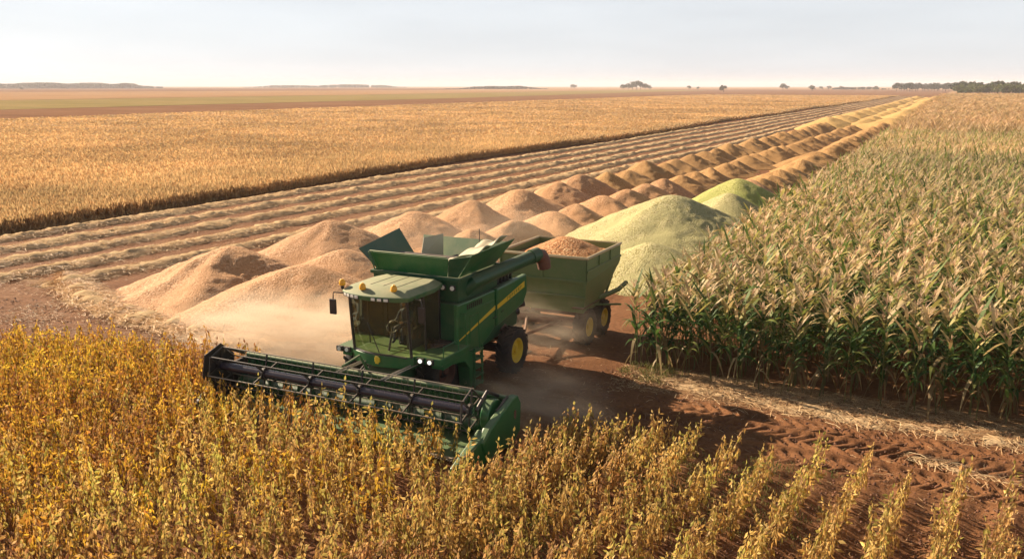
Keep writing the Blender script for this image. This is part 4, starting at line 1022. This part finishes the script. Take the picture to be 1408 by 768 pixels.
# reel support arms
for xx in (-4.75, 4.22):
    MB().tube([(xx, -2.75, 1.3), (xx, -3.4, 1.62), (xx, -4.0, 1.3)], .05, 8).build('reel_arm', BK, HD, smooth=True)
MB().tube([(0, -2.72, 1.3), (0, -3.2, 1.98), (0, -4.0, 1.9)], .035, 8).build('reel_arm', M['green_dusty'], HD, smooth=True)
# left end
MB().prism_x([(-2.6, .15), (-2.6, 1.2), (-3.4, 1.15), (-4.6, .55), (-5.1, .15)], -4.80, -4.69).build('end_shield', BK, HD, bevel=.02)
# right end: round drive cover, tall shield, divider nose
MB().cylx((-3.35, .98), .44, 4.2, 4.45, 30).cylx((-3.35, .98), .2, 4.45, 4.52, 20).build('drive_cover', G, HD, smooth=True, bevel=.03)
MB().cylx((-3.35, .98), .13, 4.52, 4.555, 16).cylx((-3.0, 1.25), .09, 4.50, 4.62, 14).tube([(4.5, -2.8, 1.2), (4.62, -3.0, 1.42), (4.6, -3.6, 1.2)], .035, 8).build('drive_hub', BK, HD, smooth=True)
sh = [(-2.55, .35), (-2.5, 1.12), (-2.7, 1.40), (-3.0, 1.40), (-4.3, 1.0), (-4.7, .75), (-4.5, .18), (-3.0, .12)]
MB().prism_x(sh, 4.56, 4.80).build('end_shield', G, HD, bevel=.05)
MB().box(4.802, 4.81, -2.97, -2.84, .85, 1.0).box(4.802, 4.812, -2.94, -2.87, .80, 1.04).build('shield_decal', M['rust'], HD)
MB().hexa([(4.36, -5.7, .12), (4.56, -5.7, .12), (4.80, -4.3, .15), (4.38, -4.3, .15)], [(4.39, -5.7, .42), (4.53, -5.7, .42), (4.78, -4.3, .95), (4.42, -4.3, .95)]).build('crop_divider', G, HD, bevel=.04)
MB().tube([(4.5, -3.9, .75), (4.5, -5.2, .32), (4.52, -5.75, .08)], [.05, .045, .02], 8).tube([(4.36, -3.7, .8), (4.4, -5.0, .45), (4.5, -5.5, .15)], .022, 6).build('divider_rod', BK, HD, smooth=True)

# ================================================================== DRIVER
def skin_body(name, joints, bones, mat, parent=None):
    me = bpy.data.meshes.new(name); me.from_pydata([j[:3] for j in joints], bones, [])
    me.materials.append(mat); o = link(bpy.data.objects.new(name, me), parent)
    s = o.modifiers.new('skin', 'SKIN'); me.skin_vertices[0].data[0].use_root = True
    for i, j in enumerate(joints): me.skin_vertices[0].data[i].radius = (j[3], j[3] if len(j) < 5 else j[4])
    ss = o.modifiers.new('sub', 'SUBSURF'); ss.levels = 2; ss.render_levels = 2
    return o
J = [(0,-.80,.0,.15,.12),(0,-.76,.25,.15,.11),(0,-.74,.46,.17,.10),(0,-.76,.58,.06),(0,-.79,.68,.085,.10),(0,-.79,.80,.075,.09),
     (.2,-.76,.47,.06),(.27,-.88,.22,.045),(.17,-1.18,.22,.035),(.17,-1.26,.24,.03),
     (-.2,-.76,.47,.06),(-.27,-.88,.22,.045),(-.17,-1.18,.22,.035),(-.17,-1.26,.24,.03),
     (.1,-.82,.0,.09),(.14,-1.2,.02,.075),(.14,-1.25,-.36,.05),(.14,-1.38,-.40,.04),
     (-.1,-.82,.0,.09),(-.14,-1.2,.02,.075),(-.14,-1.25,-.36,.05),(-.14,-1.38,-.40,.04)]
J = [(j[0] + .02, j[1] + .02, j[2] + 2.26) + tuple(j[3:]) for j in J]
dr = skin_body('person', J, [(0,1),(1,2),(2,3),(3,4),(4,5),(2,6),(6,7),(7,8),(8,9),(2,10),(10,11),(11,12),(12,13),(0,14),(14,15),(15,16),(16,17),(0,18),(18,19),(19,20),(20,21)], M['cloth'])
dr.location = (-14.6, 23.0, 0)
tag(dr, 'person in dark clothing seated at the wheel inside the combine cab', 'person')
fc = MB().tube([(.02, -.875, 2.92), (.02, -.885, 2.97), (.02, -.88, 3.03), (.02, -.87, 3.07)], [.03, .055, .055, .03], 12).tube([(.02, -.93, 2.99), (.02, -.955, 2.965)], .012, 6).build('face', M['skin'], dr, smooth=True)
for sx in (-1, 1):
    hm = MB().tube([(.02 + sx * .17, -1.24, 2.50), (.02 + sx * .17, -1.32, 2.52)], [.035, .04], 8)
    for f_ in range(4): hm.tube([(.02 + sx * (.145 + .016 * f_), -1.31, 2.52), (.02 + sx * (.145 + .016 * f_), -1.37, 2.53), (.02 + sx * (.145 + .016 * f_), -1.385, 2.49)], .008, 5)
    hm.tube([(.02 + sx * .135, -1.27, 2.51), (.02 + sx * .11, -1.31, 2.53)], .009, 5).build('hand', M['skin'], dr, smooth=True)
MB().tube([(.02, -.77, 3.06), (.02, -.78, 3.12), (.02, -.78, 3.16)], [.105, .10, .05], 14).tube([(.02, -.86, 3.075), (.02, -.93, 3.065)], [.075, .06], 8).build('cap', M['seat'], dr, smooth=True)

# ================================================================== GRAIN CART
TX, TY = -13.22, 29.4
GC = empty('grain_cart', (TX, TY, 0)); tag(GC, 'green grain cart full of orange grain parked behind the combine', 'grain cart')
WG = M['green_wagon']
x0, x1, y0, y1 = -1.78, 1.78, 0.0, 3.65; zt = 3.38
t = .05
# walls: outer shells as thick plates
MB().plate([(x0, y0, 2.5), (x0 + .15, y0 + .12, 1.35), (x1 - .15, y0 + .12, 1.35), (x1, y0, 2.5)], -.04).plate([(x0, y0, zt), (x0, y0, 2.5), (x1, y0, 2.5), (x1, y0, zt)], -.04).build('front_wall', WG, GC, bevel=.008)
for sx in (1, -1):
    X_ = x1 * sx; Xb = (x1 - .15) * sx
    sgn = .04 * sx
    MB().plate([(X_, y0, 2.5), (X_, y1, 2.75), (X_, y1, zt), (X_, y0, zt)], -sgn if sx > 0 else -sgn * -1 * -1).plate([(Xb, y0 + .12, 1.35), (Xb, y0 + 1.7, 1.35), (X_, y1, 2.75), (X_, y0, 2.5)], -sgn if sx > 0 else -sgn).build('side_wall', WG, GC, bevel=.008)
MB().plate([(x0, y1, 2.75), (x0, y1, zt), (x1, y1, zt), (x1, y1, 2.75)], -.04).plate([(x0, y1, 2.75), (x1, y1, 2.75), (x1 - .15, y0 + 1.7, 1.35), (x0 + .15, y0 + 1.7, 1.35)], .04).build('rear_wall', WG, GC, bevel=.008)
MB().box(x0 + .15, x1 - .15, y0 + .12, y0 + 1.7, 1.30, 1.36).build('floor_pan', WG, GC)
rm = MB().tube([(x0, y0, zt), (x1, y0, zt), (x1, y1, zt), (x0, y1, zt), (x0, y0, zt)], .062, 6)
rm.build('top_rim', M['rim'], GC, smooth=False)
bd = MB().box(x0 - .03, x1 + .03, y0 - .05, y0 - .005, 2.46, 2.54).box(x0 + .02, x1 - .02, y0 - .03, y0 + .05, 1.88, 1.94).box(x1 - .02, x1 + .05, y0, y1, 2.86, 2.93)
bd.box(x1 - .1, x1 - .02, y0 - .045, y0 - .003, 2.0, zt - .04).box(x0 + .02, x0 + .1, y0 - .045, y0 - .003, 2.0, zt - .04).box(-.05, .05, y0 - .045, y0 - .003, 2.55, zt - .05)
for yy in (1.2, 2.4): bd.box(x1 + .003, x1 + .05, yy, yy + .07, 2.95, zt - .05)
bd.build('wall_rib', M['green_wagon'], GC, bevel=.01)
# frame, hopper braces, chute, tongue
MB().box(x0 + .3, x0 + .5, .1, 3.2, .85, 1.05).box(x1 - .5, x1 - .3, .1, 3.2, .85, 1.05).box(x0 + .3, x1 - .3, .15, .35, .85, 1.05).box(x0 + .3, x1 - .3, 2.9, 3.1, .85, 1.05).box(-1.3, 1.3, .6, .8, .6, .85).box(-1.3, 1.3, 2.2, 2.4, .6, .85).build('frame', M['rust'], GC, bevel=.01)
MB().tube([(1.35, .3, .95), (1.6, .15, 2.3)], .05, 8).tube([(-1.35, .3, .95), (-1.6, .15, 2.3)], .05, 8).tube([(1.3, 3.0, 1.0), (1.7, 3.5, 2.75)], .05, 8).tube([(1.35, 1.6, 1.0), (1.75, 3.0, 2.55)], .05, 8).tube([(-1.3, 3.0, 1.0), (-1.7, 3.5, 2.75)], .05, 8).build('brace', M['green_wagon'], GC)
MB().tube([(1.5, 1.5, 1.5), (2.1, 2.6, 1.75), (2.25, 3.1, 1.95)], [.1, .09, .09], 10).tube([(1.6, 1.2, 1.4), (2.3, 2.3, 1.25)], .04, 8).build('discharge_chute', M['green_wagon'], GC, smooth=True)
MB().tube([(-.7, .2, .9), (0, -1.5, .7), (.7, .2, .9)], .07, 8).box(-.08, .08, -1.9, -1.4, .62, .76).build('tongue', M['rust'], GC)
MB().tube([(0, -1.3, .7), (0, -1.3, .0)], .05, 8).box(-.15, .15, -1.45, -1.15, 0, .03).build('jack_stand', BK, GC)
for yy in (.55, 2.15):
    wheel(GC, 1.52, yy, .70, .48, 1, M['yellow'], 18, .5); wheel(GC, -1.52, yy, .70, .48, -1, M['yellow'], 18, .5)
MB().plate([(1.25, -.1, 1.5), (1.7, -.1, 1.5), (1.7, 2.0, 1.5), (1.25, 2.0, 1.5)], .03).build('mudguard', M['rust'], GC)
# heap in the cart
tx, ty = np.meshgrid(np.linspace(x0 + .06, x1 - .06, 60), np.linspace(y0 + .06, y1 - .06, 60))
cx_, cy_ = .15, 1.9
hh = 3.95 - .46 * np.sqrt((tx - cx_) ** 2 + ((ty - cy_) * 1.0) ** 2 + .10) + .06 * fbm(tx, ty, 2.5, 3)
hh = np.maximum(hh, 3.12 + .05 * vnoise(tx, ty, 3))
edge_ = (tx == tx.min()) | (tx == tx.max()) | (ty == ty.min()) | (ty == ty.max()); hh[edge_] = 2.85
i_ = np.arange(tx.size).reshape(tx.shape); q = np.stack([i_[:-1, :-1], i_[:-1, 1:], i_[1:, 1:], i_[1:, :-1]], -1).reshape(-1, 4)
gh = np_obj('grain_heap', np.stack([tx, ty, hh], -1).reshape(-1, 3), q, mat=grain_mat('cart_grain', [(0, (.26, .09, .03)), (.35, (.48, .21, .08)), (.75, (.58, .30, .13)), (1, (.66, .42, .22))], (.50, .24, .10)), smooth=True)
gh.location = (TX, TY, 0); tag(gh, 'heap of orange grain filling the green grain cart', 'grain heap')

# flecks of chaff thrown up round the header
nf = 1500; fp = np.concatenate([np.stack([srng.normal(-18.5, 2.6, nf // 2), srng.normal(23.0, 1.1, nf // 2), np.abs(srng.normal(.6, .8, nf // 2))], -1), np.stack([srng.normal(-10.6, 1.3, nf // 2), srng.normal(21.6, 1.0, nf // 2), np.abs(srng.normal(.4, .5, nf // 2))], -1)])
fl = scatter('flying_chaff', [(np.array([(0, 0, 0), (.5, .2, .1), (1, 0, .3), (.5, -.3, .2)]), np.array([(0, 1, 2, 3)]), np.array([(.62, .48, .28)]))], fp, srng.uniform(0, 6.28, nf), srng.uniform(.015, .05, nf), np.ones((nf, 3)), M['straw'])
tag(fl, 'flecks of chaff flying in the dust round the header', 'chaff', kind='stuff')

# ================================================================== FAR TREES
trng = np.random.default_rng(13)
def crown_mesh(seed, rx, rz, z0, n_, size, colr):
    r = np.random.default_rng(seed); V = []; F = []; C = []
    lobes = [(r.uniform(-.5, .5) * rx, r.uniform(-.5, .5) * rx, z0 + rz * r.uniform(.5, 1.3), r.uniform(.35, .6)) for _ in range(7)]
    for i in range(n_):
        lx, ly, lz, ls = lobes[r.integers(7)]
        d_ = r.normal(0, 1, 3); d_ /= np.linalg.norm(d_); q_ = r.uniform(.55, 1.05)
        p = np.array([lx, ly, lz]) + d_ * np.array([rx, rx, rz]) * ls * q_
        a_ = r.normal(0, 1, 3); a_ /= np.linalg.norm(a_); b_ = np.cross(a_, r.normal(0, 1, 3)); b_ /= np.linalg.norm(b_); s = size * r.uniform(.6, 1.3); k = len(V)
        V += [p + a_ * s, p + b_ * s * .7, p - a_ * s, p - b_ * s * .7]; F.append((k, k + 1, k + 2, k + 3)); C.append(np.array(colr) * r.uniform(.6, 1.4) * np.array([r.uniform(.8, 1.3), 1, .9]))
    return np_mesh('crown', np.array(V), np.array(F), np.array(C), mat=M['leaf'])
def trunk_mesh(h, r_):
    m_ = MB().tube([(0, 0, -.3), (.1, 0, h * .4), (-.05, .1, h * .75)], [r_, r_ * .7, r_ * .35], 8)
    for k in range(4):
        a = k * 1.57 + .4; m_.tube([(.05, 0, h * (.35 + .06 * k)), (math.cos(a) * h * .22, math.sin(a) * h * .22, h * .68)], [r_ * .4, r_ * .12], 6)
    o = m_.build('trunk', M['bark']); me = o.data; bpy.data.objects.remove(o); return me
crG = [crown_mesh(i, 6.2, 4.2, 2.5, 520, .75, (.085, .11, .035)) for i in range(4)]
crD = [crown_mesh(10 + i, 7.0, 4.6, 2.5, 420, .9, (.035, .055, .028)) for i in range(4)]
trk = trunk_mesh(9, .4)
def tree(x, y, cr, s, label, group=None, name='broadleaf_tree'):
    o = empty(name, (x, y, 0), trng.uniform(0, 6.28)); o.scale = (s * trng.uniform(.9, 1.15),) * 2 + (s,)
    tag(o, label, 'tree', group)
    c = bpy.data.objects.new('trunk', trk); link(c, o); c = bpy.data.objects.new('crown', cr); link(c, o)
def at(u, dist):                      # a spot on the ground given its bearing and distance
    a = -HEAD + math.atan((u - 704) / (F_PX * 1.0 / math.cos(PITCH)))
    return math.sin(a) * dist, math.cos(a) * dist
for i, u in enumerate(np.arange(1318, 1500, 5.0)):
    x, y = at(u + trng.normal(0, 1.5), 925 + trng.uniform(0, 55)); tree(x, y, crG[i % 4], trng.uniform(.75, 1.2), 'green broadleaf tree in the belt at the far end of the corn, right edge', 'trees at the far end of the corn')
for i, u in enumerate(np.arange(1316, 1500, 7.0)):
    x, y = at(u + trng.normal(0, 1.5), 1010 + trng.uniform(0, 60)); tree(x, y, crD[i % 4], trng.uniform(1.0, 1.4), 'taller dark tree standing behind the green belt beyond the corn, far right', 'dark trees behind the green belt')
for i, u in enumerate(np.arange(1234, 1345, 4.2)):
    x, y = at(u + trng.normal(0, 1), 1650 + trng.uniform(0, 120)); tree(x, y, crD[i % 4], trng.uniform(1.05, 1.45), 'dark tree in the short row on the horizon beyond the end of the piles', 'trees of the short dark row on the horizon')
for i, (u, s) in enumerate(((858, 1.25), (864, 1.5), (870, 1.8), (876, 1.95), (881, 1.8), (887, 1.5), (893, 1.1))):
    x, y = at(u, 2150 + 8 * i); tree(x, y, crD[i % 4], s, 'dark tree in the isolated clump on the horizon, right of the middle', 'trees of the isolated clump on the horizon')
for u, dd, s, lab in ((947, 2300, .9, 'tiny lone tree on the horizon just right of the isolated clump'), (960, 2300, .7, 'smallest lone tree between the isolated clump and the dark bush'), (995, 1350, .95, 'small dark round bush alone in the brown field, right of middle'),
                      (1077, 2200, 1.5, 'round dark tree on the horizon above the far straw rows'), (1083, 2200, .9, 'small tree touching the round dark tree on the horizon'), (1117, 1700, 1.05, 'single dark lollipop tree on the edge of the brown field'),
                      (1130, 2400, .8, 'first low tree right of the lollipop tree'), (1140, 2400, .9, 'second low tree right of the lollipop tree'), (1158, 2400, .85, 'third low tree right of the lollipop tree'),
                      (1205, 2200, .9, 'low tree on the horizon left of the short dark row'), (790, 3000, 1.2, 'faint small tree left of the isolated clump'), (786, 3000, 1.4, 'faint taller tree left of the isolated clump'), (30, 2200, .6, 'tiny dark tree on the brown far field at the left edge')):
    x, y = at(u, dd); tree(x, y, crD[int(u) % 4], s, lab)
# far woods, each one mass
def wood(u0, u1, dist, depth, hgt, n_, label, name='distant_wood'):
    V = []; F = []; C = []; P = []
    u = trng.uniform(u0, u1, n_); dd = dist + trng.uniform(0, depth, n_)
    env = (np.clip(np.minimum(u - u0, u1 - u) / 40, .35, 1)) * (.7 + .6 * vnoise(u * .05, u * 0, 1))
    Pts = np.array([at(a, b) for a, b in zip(u, dd)]); r = trng
    base = crown_mesh(99, 7.5, 5, 0, 70, 2.6, (.035, .05, .03)); V0 = np.array([v.co[:] for v in base.vertices]); F0 = np.array([p.vertices[:] for p in base.polygons]); C0 = np.tile((.035, .05, .03), (len(F0), 1)) * trng.uniform(.6, 1.4, (len(F0), 1))
    o = scatter(name, [(V0, F0, C0)], np.concatenate([Pts, np.zeros((n_, 1))], 1), trng.uniform(0, 6, n_), (hgt / 12 * env), np.ones((n_, 3)), M['leaf'])
    tag(o, label, 'wood', kind='stuff')
wood(-60, 225, 3300, 350, 24, 420, 'long bluish wood on the horizon at the far left')
wood(335, 560, 4200, 300, 17, 220, 'thin faint wood on the horizon left of middle')
wood(612, 755, 2500, 120, 10, 160, 'low dark strip of wood on the horizon at the middle')
wood(1120, 1240, 2400, 100, 8, 70, 'low strip of brush on the horizon right of middle')

# ================================================================== DUST AND HAZE
def dust(name, c, r_, dens, label, rz=0, seed=0, colr=(.93, .78, .60)):
    bm = bmesh.new(); bmesh.ops.create_icosphere(bm, subdivisions=3, radius=1.0); me = bpy.data.meshes.new(name); bm.to_mesh(me); bm.free()
    o = link(bpy.data.objects.new(name, me)); o.location = c; o.scale = r_; o.rotation_euler.z = rz
    m = bpy.data.materials.new(name); m.use_nodes = True; n = m.node_tree; n.nodes.clear()
    out = n.nodes.new('ShaderNodeOutputMaterial'); pv = n.nodes.new('ShaderNodeVolumePrincipled'); n.links.new(pv.outputs[0], out.inputs['Volume'])
    pv.inputs['Color'].default_value = (*colr, 1); pv.inputs['Anisotropy'].default_value = .2
    co = N(n, 'ShaderNodeTexCoord').outputs['Object']
    ln = N(n, 'ShaderNodeVectorMath', operation='LENGTH'); n.links.new(co, ln.inputs[0])
    fo = N(n, 'ShaderNodeMapRange', interpolation_type='SMOOTHSTEP'); fo.inputs[1].default_value = 1.0; fo.inputs[2].default_value = .1; n.links.new(ln.outputs[1], fo.inputs[0])
    mp = N(n, 'ShaderNodeMapping'); mp.inputs['Location'].default_value = (seed * 3.7, seed, 0); mp.inputs['Scale'].default_value = (.8, 1.3, 1.6); n.links.new(co, mp.inputs[0])
    ns = noise(n, 1.9, 4, .6, mp.outputs[0]); nm = N(n, 'ShaderNodeMapRange'); nm.inputs[1].default_value = .42; nm.inputs[2].default_value = .66; n.links.new(ns.outputs[0], nm.inputs[0])
    mu = N(n, 'ShaderNodeMath', operation='MULTIPLY'); n.links.new(fo.outputs[0], mu.inputs[0]); n.links.new(nm.outputs[0], mu.inputs[1])
    m2 = N(n, 'ShaderNodeMath', operation='MULTIPLY'); n.links.new(mu.outputs[0], m2.inputs[0]); m2.inputs[1].default_value = dens; n.links.new(m2.outputs[0], pv.inputs['Density'])
    me.materials.append(m); tag(o, label, 'dust cloud', kind='stuff')
dust('dust_cloud', (-20.3, 23.5, .9), (5.6, 2.4, 2.0), 1.35, 'bright tan dust blowing out behind the left half of the header', rz=.15, seed=1)
dust('dust_cloud', (-17.4, 23.6, 1.3), (2.6, 2.8, 2.2), .5, 'dust rising beside the cab over the left front wheel', seed=2)
dust('dust_cloud', (-9.9, 21.9, .6), (3.0, 1.9, 1.4), .8, 'puff of brown dust behind the right end of the header', seed=3)
dust('dust_cloud', (-12.8, 28.2, .9), (3.2, 2.2, 1.7), .38, 'dust hanging between the combine and the grain cart', seed=4)
dust('dust_cloud', (-23.0, 41.0, 1.4), (10, 13, 2.6), .045, 'thin veil of dust over the nearest grain piles', seed=5)
hz = MB().box(-9500, 9500, -1600, 9500, -1, 46).build('haze', None) if False else None
me = bpy.data.meshes.new('haze'); bm = bmesh.new(); bmesh.ops.create_cube(bm, size=1); bm.to_mesh(me); bm.free()
hz = link(bpy.data.objects.new('haze', me)); hz.location = (0, 4000, 22.5); hz.scale = (19000, 11600, 47)
hm = bpy.data.materials.new('haze'); hm.use_nodes = True; n = hm.node_tree; n.nodes.clear()
out = n.nodes.new('ShaderNodeOutputMaterial'); pv = n.nodes.new('ShaderNodeVolumePrincipled'); pv.inputs['Density'].default_value = .00014
pv.inputs['Color'].default_value = (.90, .90, .95, 1); n.links.new(pv.outputs[0], out.inputs['Volume']); me.materials.append(hm)
tag(hz, 'thin pale haze in the air over the whole plain', 'haze', kind='stuff')
